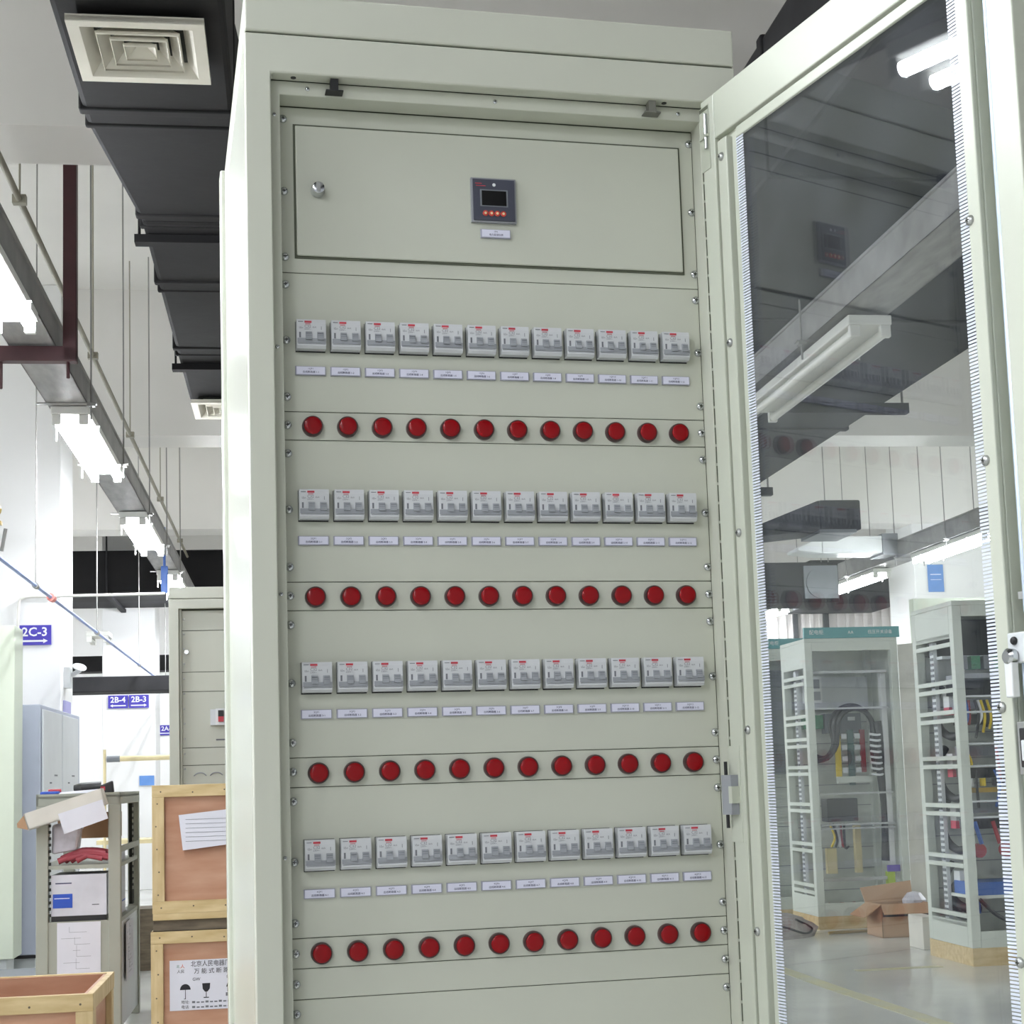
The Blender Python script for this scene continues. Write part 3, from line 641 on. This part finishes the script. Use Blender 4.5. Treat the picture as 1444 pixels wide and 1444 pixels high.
# on the top tray
m = MB(); m.hexa([(0, 0, 0), (.24, -.02, 0), (.26, .18, 0), (.02, .2, 0)], [(.02, .02, .02), (.22, 0, .03), (.24, .16, .025), (.04, .18, .015)]); tag(m.build('paper_pile', PAPER, None, hall(-1.20, 8.22, 1.224), -AB, bevel=.004), 'loose white papers on top of the grey rack', 'paper')
t = thing('power_tool', 'black hand tool with a red mark lying on the rack', 'tool', hall(-1.08, 8.26, 1.232)); t.scale = (.75, .75, .75)
m = MB(); m.cyl((0, 0, .04), (.13, 0, .045), .035, 14); m.lathe([(.035, 0), (.02, .05)], (0, 0, .04), (-1, 0, 0), 14); m.build('motor', BLACKP, t, smooth=50)
m = MB(); m.hexa([(.12, -.02, .0), (.22, -.02, .0), (.22, .02, 0), (.12, .02, 0)], [(.12, -.02, .05), (.21, -.02, .085), (.21, .02, .085), (.12, .02, .05)]); m.build('handle', BLACKP, t, bevel=.01)
m = MB(); m.box(.13, .16, -.024, -.018, .02, .045); m.build('switch', REDPRINT, t)
m = MB(); m.box(0, .09, 0, .08, 0, .025); tag(m.build('tape_case', BLUE, None, hall(-1.28, 8.22, 1.224), -AB, bevel=.008), 'small blue case at the left end of the rack top', 'case')
m = MB(); m.cyl((0, 0, .012), (.06, .02, .012), .012, 10); tag(m.build('marker_pen', REDPRINT, None, hall(-1.25, 8.3, 1.236), -AB, smooth=40), 'short red marker on the rack top beside the blue case', 'pen')

# crates ----------------------------------------------------------------
def crate(u, v, w, d_, h, z, label, foot=0.0, openn=False):
    t = thing('wooden_crate', label, 'crate', hall(u, v, z), group='plywood crates with pine battens')
    B = .055; T = .022
    m = MB(); m.box(T, w - T, T, T + .012, 0, h - .004); m.build('front_panel', PLY, t)
    m = MB(); m.box(T, T + .012, T, d_ - T, 0, h - .004); m.build('side_panel', PLY, t)
    m = MB(); m.box(w - T - .012, w - T, T, d_ - T, 0, h - .004); m.build('side_panel', PLY, t)
    m = MB(); m.box(T, w - T, d_ - T - .012, d_ - T, 0, h - .004); m.build('back_panel', PLY, t)
    if not openn: MB().box(.003, w - .003, .003, d_ - .003, h - .012, h).build('lid', PLY, t)
    else: MB().box(T, w - T, T, d_ - T, .01, .03).build('bottom_board', PLY, t)
    def bat(x0, x1, y0, y1, z0, z1, mt): MB().box(x0, x1, y0, y1, z0, z1).build('batten', mt, t, bevel=.002)
    bat(0, w, 0, T, h - B, h, PINE); bat(0, w, 0, T, 0, B, PINE); bat(0, B, 0, T, B, h - B, PINEV); bat(w - B, w, 0, T, B, h - B, PINEV)
    bat(0, w, d_ - T, d_, h - B, h, PINE); bat(0, w, d_ - T, d_, 0, B, PINE)
    for x0 in (0, w - T):
        bat(x0, x0 + T, T, d_ - T, h - B, h, PINEV); bat(x0, x0 + T, T, d_ - T, 0, B, PINEV); bat(x0, x0 + T, T, T + B, B, h - B, PINEV); bat(x0, x0 + T, d_ - T - B, d_ - T, B, h - B, PINEV)
    nl = MB(); r = random.Random(w * 100 + z)
    for k in range(7):
        for zz in (B * .5, h - B * .5): nl.lathe([(.004, 0), (.004, .0006)], (.04 + k * (w - .08) / 6, -.0001, zz + r.uniform(-.008, .008)), (0, -1, 0), 6)
    for k in range(5): nl.lathe([(.004, 0), (.004, .0006)], (B * .5 + r.uniform(-.01, .01), -.0001, B + .03 + k * (h - 2 * B - .06) / 4), (0, -1, 0), 6)
    nl.build('nail', DARKWOOD, t)
    return t
lo = crate(-.66, 7.4, .95, .8, .595, 0, 'lower plywood crate of the stack, with a shipping label')
up = crate(-.652, 7.4, .95, .8, .585, .676, 'upper plywood crate of the stack, with a white note')
m = MB(); m.box(.0, .94, .01, .79, .0, .05, 0); m.box(.0, .94, 0.0, .79, .05, .08, 1)
tag(m.build('pallet_boards', [DARKWOOD, PINE], None, hall(-.65, 7.4, .596), -AB, bevel=.002), 'weathered spacer boards between the two stacked crates', 'boards')
# white note on the upper crate
m = MB(); pts = [(-.531, 1.122), (-.24, 1.148), (-.235, .988), (-.513, .96)]
m.add([(a, 7.396 - .0, b) for a, b in pts] + [(a, 7.399, b) for a, b in pts], [(0, 3, 2, 1), (4, 5, 6, 7), (0, 1, 5, 4), (1, 2, 6, 5), (2, 3, 7, 6), (3, 0, 4, 7)])
for k in range(6): m.box(-.5, -.29, 7.395, 7.396, 1.10 - k * .02, 1.1015 - k * .02, 1)
tag(m.build('paper_note', [PAPER, GREYPRINT], None, H0, -AB), 'white handwritten note stuck on the upper crate', 'paper')
# shipping label on the lower crate
m = MB(); LW, LH = .44, .225
m.box(0, LW, 0, .003, 0, LH, 0)
E1, E2 = (1, 0, 0), (0, 0, 1)
m.text('\u5317\u4eac\u4eba\u6c11\u7535\u5668\u5382\u6709\u9650\u516c\u53f8', .029, (.235, -.0008, .205), E1, E2, 1, sx=.88)
m.text('\u4e07 \u80fd \u5f0f \u65ad \u8def \u5668', .026, (.205, -.0008, .172), E1, E2, 1)
m.text('GW', .02, (.12, -.0008, .137), E1, E2, 1); m.text('\u53f0', .016, (.262, -.0008, .143), E1, E2, 1)
m.text('\u5730\u5740:', .017, (.07, -.0008, .036), E1, E2, 1); m.text('\u7535\u8bdd:', .017, (.07, -.0008, .014), E1, E2, 1)
for k in range(9):
    for z in (.036, .014): m.box(.1 + k * .02, .114 + k * .02, -.0010, -.0002, z - .005, z + .001 + .003 * (k % 3 == 0), 4)   # print too small to read
m.text('\u4eba', .02, (.058, -.0008, .197), E1, E2, 2); m.text('\u5317', .016, (.038, -.0008, .197), E1, E2, 3); m.text('\u4eba\u6c11', .017, (.05, -.0008, .174), E1, E2, 1)
um = [(.046 + .024 * (1 + math.cos(math.radians(a))), .092 + .026 * math.sin(math.radians(a))) for a in range(0, 181, 15)]
m.add([(x, -.0008, z) for x, z in um], [tuple(range(len(um)))[::-1]], 1); m.box(.0690, .0715, -.0010, -.0002, .052, .092, 1); m.box(.064, .0715, -.001, -.0002, .05, .0525, 1)
gl = [(.146, .118), (.182, .118), (.18, .093), (.17, .08), (.158, .08), (.148, .093)]
m.add([(x, -.0008, z) for x, z in gl], [tuple(range(6))[::-1]], 1); m.box(.1625, .1655, -.001, -.0002, .056, .082, 1); m.box(.152, .176, -.001, -.0002, .052, .056, 1)
for x in (.262, .286, ): m.add([(x - .008, -.0008, .098), (x, -.0008, .12), (x + .008, -.0008, .098)], [(0, 2, 1)], 1); m.box(x - .0025, x + .0025, -.001, -.0002, .075, .1, 1)
for z in (.066, .058): m.box(.252, .296, -.001, -.0002, z, z + .005, 1)
tag(m.build('shipping_label', [PAPER, BLACKINK, mat('orange_print', (220, 110, 60), .6), mat('green_print', (90, 140, 120), .6), GREYPRINT], None, hall(-.578, 7.4185, .236), -AB), 'white shipping label with umbrella and glass symbols on the lower crate', 'label')
# open crate at lower left
crate(-1.68, 5.25, 1.03, .6, .6, 0, 'open-topped plywood crate in the lower left corner', openn=True)
# low grey slab behind the open crate
tag(MB().box(0, .6, 0, .45, 0, .2).build('low_platform', GREYP2, None, hall(-2.05, 9.4, 0.0), -AB, bevel=.01), 'low grey platform on the floor before the blue-grey cabinet', 'platform')

# beige rear cabinet ----------------------------------------------------
t = thing('distribution_cabinet', 'beige distribution cabinet standing behind the plywood crates', 'electrical cabinet', hall(-.69, 8.95, 0))
W2 = .74
m = MB(); m.ring((0, W2, .1, 2.31), (.055, W2 - .055, .2, 2.255), 0, .03); m.build('front_frame', PAINT, t, bevel=.003)
MB().box(0, W2, 0, .6, 2.313, 2.378).build('top_cover', PAINT, t, bevel=.003)
MB().box(0, .004, .03, .6, .1, 2.31).build('side_panel', PAINT, t); MB().box(W2 - .004, W2, .03, .6, .1, 2.31).build('side_panel', PAINT, t); MB().box(0, W2, .59, .6, .1, 2.31).build('back_panel', PAINT, t)
MB().box(.01, W2 - .01, .01, .59, 0, .1).build('plinth', BLACKP, t); MB().box(.05, W2 - .05, .061, .07, .2, 2.3).build('backing_plate', GAPGREEN, t)
MB().box(.056, .068, .03, .06, .2, 2.255).build('inner_lip', PAINT, t)
for a, b in zip([2.25, 2.134, 1.897, 1.786, 1.468, 1.37, 1.0, .6], [2.134, 1.897, 1.786, 1.468, 1.37, 1.0, .6, .2]):
    MB().box(.068, W2 - .068, .055, .06, b + .002, a - .002).build('mounting_panel', PAINT, t)
sc0 = None
for k in range(20):
    if sc0 is None: m = MB(); m.lathe([(.006, 0), (.004, .004)], (0, 0, 0), (0, -1, 0), 8); sc0 = m.build('screw', STEEL, t, (.08, .055, 2.2))
    else: o = sc0.copy(); COL.objects.link(o); o.parent = t; o.location = (.08, .055, 2.2 - k * .085)
m = MB(); m.lathe([(.012, 0), (.012, .02)], (.095, .055, 2.01), (0, -1, 0), 12); m.build('cam_lock', CHROME, t)
m = MB(); m.box(.225, .37, .03, .055, 1.592, 1.682, 0); m.box(.255, .315, .015, .03, 1.592, 1.685, 1); m.box(.27, .3, .005, .015, 1.64, 1.675, 2); m.box(.27, .3, .006, .015, 1.61, 1.64, 3); m.build('main_switch', [PALE, WHITE, BLACKP, REDPRINT], t)
m = MB(); m.box(.255, .31, .052, .055, 1.507, 1.515); m.build('nameplate', GREYPRINT, t)
m = MB()
for k in range(4):
    m.tube(smoothpath([(.13 + k * .09, .05, 1.31), (.15 + k * .09, .048, 1.325), (.18 + k * .09, .048, 1.325), (.2 + k * .09, .05, 1.31)]), .003, 6)
m.build('louvre', GREYP, t)

# yellow rail and far clutter, left
t = thing('guard_rail', 'cream yellow pipe rail in front of the far column', 'rail', hall(-1.75, 15, 0))
m = MB(); m.cyl((.03, 0, 1.53), (.9, 0, 1.535), .026, 12); m.build('top_bar', YELLOWP, t, smooth=40)
for x in (0, .9): m = MB(); m.cyl((x, 0, 0), (x, 0, 1.53 if x else 1.62), .014, 10); m.build('post', YELLOWP, t, smooth=40)
m = MB(); m.lathe([(.03, 0), (.03, .12)], (.02, 0, 1.53), (1, 0, 0), 12); m.build('coupling', GREYP2, t, smooth=40)
for k, (u, v, z0, w_, h_, mt, lb, ct) in enumerate(((-1.22, 16, 1.1, .09, .5, STEEL, 'grey upright cylinder beside the beige rear cabinet', 'cylinder'), (-1.36, 16.2, 1.26, .12, .08, SKYB, 'pale blue notice on the far column', 'sign'))):
    m = MB()
    if ct == 'cylinder': m.cyl((0, 0, 0), (0, 0, 1.45), .04, 14); m.lathe([(.02, 1.45), (.02, 1.55)], (0, 0, 0), (0, 0, 1), 10); tag(m.build('gas_cylinder', mt, None, hall(u, 16.35, 0), -AB, smooth=40), lb, ct)
    else: m.box(0, .18, -.01, 0, 0, .12); tag(m.build('notice', mt, None, hall(-1.91, 19.99, 1.285), -AB), lb, ct)
t = thing('workbench', 'far white workbench glimpsed between the rack and the crates', 'bench', hall(-1.9, 15.6, 0))
m = MB(); m.box(0, 1.1, 0, .5, .72, .76); m.build('top', YELLOWP, t)
for x in (.05, .98):
    for y in (.04, .4): MB().box(x, x + .06, y, y + .06, 0, .72).build('leg', PALE, t)
m = MB(); m.box(0, .3, 0, .24, 0, .22); tag(m.build('cardboard_box', [CARD], None, hall(-1.2, 12.6, 0.0), -AB), 'brown box on the floor between the rack and the crates', 'box')
m = MB(); m.box(0, .34, 0, .3, 0, .42); tag(m.build('machine_base', DARKWOOD, None, hall(-1.16, 11.2, 0), -AB), 'brown wooden stand behind the crates', 'stand')

# ================================================================== RIGHT GROUP
def open_cabinet(u, v, label, W, D, H, zb, rails, header=True, rz=0.0):
    t = thing('switchgear_cabinet', label, 'electrical cabinet', hall(u, v, 0), rz=-AB + rz, group='open-sided switchgear cabinets')
    P = .06
    for x in (0, W - P):
        for y in (0, D - P): MB().box(x, x + P, y, y + P, zb, H - .22 if 0 else H - .03).build('post', CABW, t, bevel=.004)
    MB().box(0, W, 0, D, H - .03, H).build('roof', CABW, t, bevel=.004)
    MB().box(P, W - P, 0, .02, H - .1, H - .03).build('top_rail', CABW, t)
    MB().box(P, W - P, 0, .02, zb, zb + .1).build('bottom_rail', CABW, t)
    MB().box(0, .012, P, D - P, H - .23, H - .03).build('side_panel', CABW, t, bevel=.003)
    MB().box(0, .012, P, D - P, zb, zb + .15).build('side_panel', CABW, t, bevel=.003)
    MB().box(W - .012, W, P, D - P, zb, H - .03).build('side_panel', CABIN, t)
    m = MB(); m.box(P, W - P, D - .012, D, zb, H - .03, 0)
    for k in range(11): m.box(P, W - P, D - .018, D - .012, zb + .15 + k * .17, zb + .156 + k * .17, 1)
    m.build('back_panel', [CABIN, GREYP], t)
    MB().box(P, W - P, .02, D - P, zb + .02, zb + .04).build('floor_plate', CABIN, t)
    for z in rails:
        m = MB(); m.box(.0, .02, P, D - P, z + .018, z + .045); m.box(.0, .02, P, D - P, z - .035, z - .008); m.build('side_rail', CABW, t)
    m = MB(); m.box(.05, .075, P + .06, P + .09, zb + .1, H - .23, 0); m.box(.05, .075, D - P - .16, D - P - .1, zb + .1, H - .23, 1)
    z = zb + .12
    while z < H - .3: m.box(.046, .05, D - P - .155, D - P - .105, z, z + .018, 2); z += .036
    m.build('mounting_upright', [CABW, PALE, GREYP2], t)
    m = MB(); m.box(.0, W, .0, D, .0, zb, 0) if zb else None
    if zb: m.build('wooden_skid', PINE, t)
    if header:
        m = MB(); m.box(0, W + .02, -.01, .02, H, H + .085, 0)
        m.text('\u914d\u7535\u67dc', .04, (.1, -.0115, H + .045), (1, 0, 0), (0, 0, 1), 1); m.text('AA', .035, (W * .5, -.0115, H + .042), (1, 0, 0), (0, 0, 1), 1); m.text('\u4f4e\u538b\u5f00\u5173\u8bbe\u5907', .034, (W - .14, -.0115, H + .042), (1, 0, 0), (0, 0, 1), 1)
        m.build('header_plate', [TEAL, WHITE], t)
    return t
RL = (1.93, 1.62, 1.44, 1.22, .93, .62, .3)
c1 = open_cabinet(3.995, 11.8, 'open switchgear cabinet with a teal header and black cable loop', .765, .62, 2.26, .1, RL)
def part(m, name, mats, root, **k): return m.build(name, mats, root, **k)
# gear inside: local x = u-3.995, z as measured
part(MB().box(.07, .69, .5, .52, 1.72, 1.98), 'instrument_panel', PALE, c1)
m = MB(); m.box(.13, .265, .4, .5, 1.77, 1.98, 0); m.box(.155, .245, .395, .4, 1.885, 1.96, 1); m.box(.15, .25, .395, .4, 1.79, 1.86, 1); part(m, 'meter_box', [WHITE, GREYP], c1)
m = MB(); m.box(.07, .69, .06, .08, 1.985, 2.005); m.box(.07, .69, .06, .08, 1.70, 1.715); m.box(.07, .69, .06, .08, 1.03, 1.045); m.box(.07, .69, .06, .08, .79, .805); m.box(.07, .69, .06, .08, .76, .772); m.box(.07, .69, .06, .08, .36, .385); part(m, 'cross_rail', STEEL, c1)
part(MB().box(.1, .27, .42, .5, 1.56, 1.67), 'terminal_block', GREENT, c1)
m = MB(); m.box(.28, .58, .4, .5, 1.52, 1.68, 0); m.box(.33, .39, .395, .4, 1.62, 1.65, 1); m.box(.47, .53, .395, .4, 1.62, 1.65, 1); part(m, 'air_breaker', [GREYP2, WHITE], c1)
for r_, off in ((.022, 0), (.018, .04), (.018, -.04)):
    f = lambda x, z: (x, .2 + off, z)
    pts = [(.07, .2 + off, 1.33 + off), (.2, .2 + off, 1.32), (.28, .2 + off, 1.42)] + arc((.44, 1.56), .16 + off * .4, 180, 0, 10, f) + [(.6, .2 + off, 1.4), (.62, .2 + off, 1.2)]
    part(MB().tube(smoothpath(pts, 3), r_, 8), 'cable_loop', CABLE, c1, smooth=60)
part(MB().box(.3, .345, .25, .27, 1.16, 1.5), 'busbar', COPY, c1); part(MB().box(.405, .455, .25, .27, 1.1, 1.54), 'busbar', COPG, c1); part(MB().box(.51, .55, .25, .27, 1.2, 1.54), 'busbar', COPR, c1)
m = MB()
for k in range(4):
    for x in (.345, .455): m.box(x + .005, x + .05, .24, .27, 1.2 + k * .09, 1.24 + k * .09)
part(m, 'fuse_holder', [PALE], c1)
m = MB(); m.box(.29, .58, .2, .24, 1.12, 1.17); part(m, 'support_bar', CABW, c1)
part(MB().tube(smoothpath([(.62, .15, 1.6), (.64, .14, 1.4), (.63, .15, 1.2), (.65, .15, .9), (.63, .15, .5)]), .035, 10), 'cable_loom', CABLE, c1, smooth=60)
m = MB()
for k in range(8): m.tube(smoothpath([(.55, .14, 1.5 - k * .045), (.6, .1, 1.49 - k * .045), (.65, .14, 1.5 - k * .045)], 3), .01, 6)
part(m, 'cable_tie', PALE, c1, smooth=60)
part(MB().box(.155, .405, .1, .25, .82, 1.0), 'contactor_box', BLACKP, c1, bevel=.006)
part(MB().box(.22, .3, .35, .4, .4, .6), 'insulation_board', CREAMP, c1); part(MB().box(.46, .51, .35, .4, .4, .78), 'insulation_board', CREAMP, c1)
for k, mt in enumerate((COPY, CABLE, WHITE, COPR, CABLE)):
    part(MB().tube(smoothpath([(.2 + k * .03, .2, .8), (.22 + k * .02, .15, .7 - .02 * k), (.2 + k * .035, .18, .62)]), .009, 6), 'control_wire', mt, c1, smooth=60)
m = MB(); m.box(.65, .69, .1, .16, .35, 1.98, 0); part(m, 'white_upright', WHITE, c1)
m = MB()
for k in range(6): m.lathe([(.03, 0), (.02, .05)], (.1 + .05 * k, .12 + .03 * (k % 2), .14), (.3 - .1 * k, 0, 1), 8)
part(m, 'red_insulator', mat('insulator_red', (160, 62, 66), .4), c1, smooth=50)
m = MB(); m.box(.6, .66, .05, .1, .3, .42, 0); m.box(.6, .7, .04, .06, .42, .47, 1); part(m, 'marker_tag', [LIMEP, PURPLE], c1)
# its open door on the right
dr = MB(); dr.box(0, .5, 0, .02, .1, 2.2, 0)
for zz in (2.05, 1.98, 1.92, 1.86, 1.8, .9, .84, .78, .72, .55, .5, .45):
    dr.box(.12, .4, -.006, 0, zz, zz + .02, 0)
dro = dr.build('door', mat('door_beige', (196, 194, 182), .45), c1, (.765, .0, 0), math.radians(-52), bevel=.003)
m = MB(); m.box(.28, .45, -.003, 0, 1.18, 1.42); m.box(.3, .36, -.004, -.003, 1.36, 1.37, 1); m.box(.32, .42, -.004, -.003, 1.28, 1.285, 1); part(m, 'document_sheet', [PAPER, GREYPRINT], dro)
# right cabinet
c2 = open_cabinet(4.125, 9.3, 'open switchgear cabinet nearest the glass door edge, tools and wires inside', .78, .66, 2.27, .11, (2.02, 1.73, 1.54, 1.25, .95, .63, .27), header=False)
part(MB().box(.07, .7, .56, .58, 1.95, 2.2), 'instrument_panel', RUBBER2, c2); part(MB().box(.07, .7, .3, .32, 1.68, 1.78), 'instrument_panel', RUBBER2, c2)
part(MB().box(.07, .7, .35, .5, 1.925, 1.945), 'shelf', PALE, c2)
for k in range(7): part(MB().box(.07 + k * .085, .13 + k * .085, .1, .2, 1.84, 1.925), 'terminal_block', GREENT if k % 2 else GREYP2, c2)
part(MB().box(.065, .715, .04, .3, 1.78, 1.81), 'shelf', GREYP, c2)
cols = [COPY, CABLEB, COPR, CABLE, CABLE, WHITE, COPY, CABLE]
for row, z in enumerate((1.66, 1.56, 1.36, 1.22, 1.0, .9)):
    part(MB().box(.065, .715, .05, .07, z, z + .012), 'cross_rail', PALE, c2)
    part(MB().box(.07, .71, .16, .24, z - .07, z - .005), 'breaker_row', BLACKP if row % 2 else GREYP2, c2)
for k in range(30):
    x = .078 + k * .0205; z1 = random.choice((1.64, 1.54, 1.34, 1.2)); 
    part(MB().tube(smoothpath([(x, .1, z1), (x + random.uniform(-.02, .02), .06, z1 - .1), (x + random.uniform(-.03, .03), .1, z1 - random.uniform(.12, .24))]), .009, 6), 'control_wire', cols[k % 8], c2, smooth=60)
part(MB().box(.07, .7, .08, .14, 1.06, 1.09), 'busbar', mat('ochre_bar', (170, 140, 50), .5), c2)
for k in range(8): part(MB().cyl((.1 + .08 * k, .1, 1.15), (.1 + .08 * k, .1, 1.10), .02, 8), 'insulator', (WHITE, COPY, CABLE)[k % 3], c2)
for k in range(5):
    x = .1 + .12 * k; part(MB().cyl((x, .08, .88), (x + .03, .06, .74), .014, 8), 'hand_tool', (CABLEB, COPR, COPY, WHITE, CABLE)[k], c2)
for x in (.12, .3, .5): part(MB().lathe([(.0, 0), (.045, .0), (.045, .03), (0, .03)], (x, .1, .70), (0, -1, 0), 12, cap0=False, cap1=False), 'red_cap', COPR, c2)
part(MB().box(.08, .7, .1, .4, .42, .5), 'tool_box', CABLEB, c2); part(MB().box(.07, .71, .1, .45, .4, .42), 'shelf', CABIN, c2)
part(MB().tube(smoothpath([(.1, .08, .4), (.2, .06, .3), (.32, .07, .26), (.4, .08, .38)]), .012, 8), 'cable_loop', CABLE, c2, smooth=60)
# cables and contactors seen through its side
for z in (1.75, 1.35, 1.02, .6):
    part(MB().tube(smoothpath([(.12, .5, z), (.1, .56, z - .08), (.1, .54, z - .25), (.12, .4, z - .33), (.16, .28, z - .3)]), .026, 8), 'cable_loop', CABLE, c2, smooth=60)
    m = MB(); m.box(.09, .16, .33, .42, z - .14, z - .04, 0); m.box(.088, .16, .335, .415, z - .19, z - .14, 1); part(m, 'contactor', [WHITE, mat('contactor_red', (196, 62, 84), .5)], c2)
part(MB().tube(smoothpath([(.14, .42, .5), (.1, .5, .4), (.12, .4, .33), (.2, .3, .32)]), .03, 8), 'cable_loop', CABLE, c2, smooth=60); part(MB().box(.1, .16, .2, .26, .3, .45), 'blue_module', CABLEB, c2)
# rear neighbours
c3 = open_cabinet(3.93, 12.75, 'second open switchgear cabinet, directly behind the cable-loop cabinet', .765, .6, 2.26, .08, RL)
part(MB().box(.07, .69, .4, .42, 1.2, 2.1), 'instrument_panel', GREYP2, c3)
c4 = open_cabinet(3.62, 13.9, 'third open switchgear cabinet, dark inside, half hidden by the door gasket', .78, .6, 2.26, .06, RL)
part(MB().box(.07, .71, .2, .22, 1.75, 2.15), 'instrument_panel', RUBBER2, c4); part(MB().box(.4, .7, .15, .2, 1.55, 1.72), 'meter_box', CABIN, c4); part(MB().box(.07, .71, .2, .25, .9, 1.05), 'contactor_box', BLACKP, c4); part(MB().box(.07, .71, .25, .3, .5, .85), 'insulation_board', CREAMP, c4)
for k in range(9): part(MB().tube(smoothpath([(.3 + k * .045, .15, 1.4), (.32 + k * .04, .12, 1.2), (.3 + k * .045, .15, 1.02)]), .014, 6), 'control_wire', cols[k % 8], c4, smooth=60)
# cardboard box -----------------------------------------------------------
t = thing('cardboard_box', 'open brown cardboard box on the floor before the teal-header cabinet', 'box', hall(4.22, 11.05, 0), -AB)
m = MB(); m.box(0, .37, 0, .008, 0, .235); m.box(0, .37, .3, .308, 0, .235); m.box(0, .008, 0, .3, 0, .235); m.box(.362, .37, 0, .3, 0, .235); m.box(0, .37, 0, .308, 0, .008); m.build('body', CARD, t)
m = MB(); m.hexa([(-.02, -.1, .235 - .06), (.39, -.1, .175), (.37, 0, .235), (0, 0, .235)], [(-.02, -.1, .182), (.39, -.1, .182), (.37, 0, .242), (0, 0, .242)]); m.build('flap', CARD, t)
m = MB(); m.hexa([(-.13, -.0, .15), (0, 0, .235), (0, .3, .235), (-.13, .3, .15)], [(-.13, -.0, .157), (0, 0, .242), (0, .3, .242), (-.13, .3, .157)]); m.build('flap', CARD, t)
m = MB(); m.hexa([(0, .308, .235), (.37, .308, .235), (.37, .33, .235), (0, .33, .235)], [(-.02, .36, .34), (.38, .36, .38), (.38, .367, .38), (-.02, .367, .34)]); m.build('flap', CARD, t)
m = MB(); m.hexa([(.37, 0, .235), (.47, 0, .2), (.47, .3, .2), (.37, .3, .235)], [(.37, 0, .242), (.47, 0, .207), (.47, .3, .207), (.37, .3, .242)]); m.build('flap', CARD, t)
MB().box(.01, .36, -.0012, 0, .15, .185).build('tape', BLACKP, t)
m = MB(); m.lathe([(.08, 0), (.09, .06), (.05, .11), (.01, .12)], (.16, .16, .19), (0, 0, 1), 9, 0)
tag(m.build('plastic_bag', PLASTICBAG, None, hall(4.4, 11.1, .0), -AB, smooth=20), 'clear plastic packing heaped in the cardboard box', 'bag')
# grey sack on the floor
r = random.Random(4); m = MB(); n = 16; vs = []; fs = []
for i in range(6):
    for k in range(n):
        a = 2 * math.pi * k / n; rr = (.30, .31, .27, .2, .11, .03)[i] * (1 + r.uniform(-.12, .12)); vs.append((rr * math.cos(a), rr * .8 * math.sin(a), (.0, .05, .1, .14, .165, .17)[i] + r.uniform(-.01, .01) * (i > 0)))
for i in range(5):
    for k in range(n): fs.append((i * n + k, i * n + (k + 1) % n, (i + 1) * n + (k + 1) % n, (i + 1) * n + k))
fs.append(tuple(range(5 * n, 6 * n))); fs.append(tuple(range(n))[::-1]); m.add(vs, fs)
t = thing('cloth_sack', 'crumpled grey sack on the floor before the teal-header cabinet', 'sack', hall(3.55, 11.5, 0)); m.build('body', FABRIC, t, smooth=80)
MB().tube(smoothpath([(-.2, -.2, .06), (-.05, -.27, .1), (.15, -.24, .04), (.25, -.12, .06), (.1, -.2, .14)]), .008, 6).build('strap', CABLE, t, smooth=60)
m = MB(); m.cyl((0, 0, .012), (.62, .05, .012), .011, 8); tag(m.build('brass_strip', BRASS, None, hall(3.95, 11.45, 0), -AB, smooth=40), 'thin brass bar lying by the wooden skid', 'bar')
# blue notice on right column
m = MB(); m.box(0, .19, -.01, 0, 0, .32, 0); m.box(.03, .16, -.011, -.01, .2, .21, 1); m.box(.03, .16, -.011, -.01, .14, .147, 1)
tag(m.build('notice', [SKYB, PLATE], None, hall(7.36, 17.195, 3.24), -AB), 'blue notice on the white right-hand column', 'sign')
# low white screen wall behind the right cabinet
struct(MB().box(5.5, 8.5, 13.2, 13.3, 0, 2.72).build('wall_screen', GREENW, None, H0, -AB))
m = MB(); m.box(0, .1, 0, .25, 0, .22); tag(m.build('white_carton', CARDW, None, hall(4.2, 10.25, 0), -AB, bevel=.004), 'white carton on the floor behind the right switchgear cabinet', 'box')

# ================================================================== LIGHT, CAMERA
wd = bpy.data.worlds.new('hall_fill_light'); SC.world = wd; wd.use_nodes = True  # even background light added as fill through the open sides
bg = wd.node_tree.nodes['Background']; bg.inputs[0].default_value = (.93, .96, 1, 1); bg.inputs[1].default_value = .4
cam = bpy.data.cameras.new('camera'); co = bpy.data.objects.new('camera', cam); COL.objects.link(co); SC.camera = co
R = ((0.9750259394125109, -0.2199139726594258, -0.03102034980299239), (-0.005643863080007668, 0.11509408185535172, -0.993338562188848), (0.2220192880861589, 0.9687059393598364, 0.11097855093076439))
M = Matrix(((R[0][0], -R[1][0], -R[2][0], CAM.x), (R[0][1], -R[1][1], -R[2][1], CAM.y), (R[0][2], -R[1][2], -R[2][2], CAM.z), (0, 0, 0, 1)))
co.matrix_world = M
cam.sensor_fit = 'HORIZONTAL'; cam.sensor_width = 36; cam.lens = 2196.328 / 1444 * 36; cam.shift_y = 128 / 1444; cam.clip_start = .05; cam.clip_end = 100
SC.view_settings.view_transform = 'Standard'; SC.view_settings.look = 'None'; SC.view_settings.gamma = 1; SC.view_settings.use_curve_mapping = False
SC.view_settings.exposure = 0.34
SC.cycles.max_bounces = 7; SC.cycles.diffuse_bounces = 4; SC.cycles.transparent_max_bounces = 16; SC.cycles.caustics_reflective = False; SC.cycles.caustics_refractive = False; SC.cycles.sample_clamp_indirect = 4
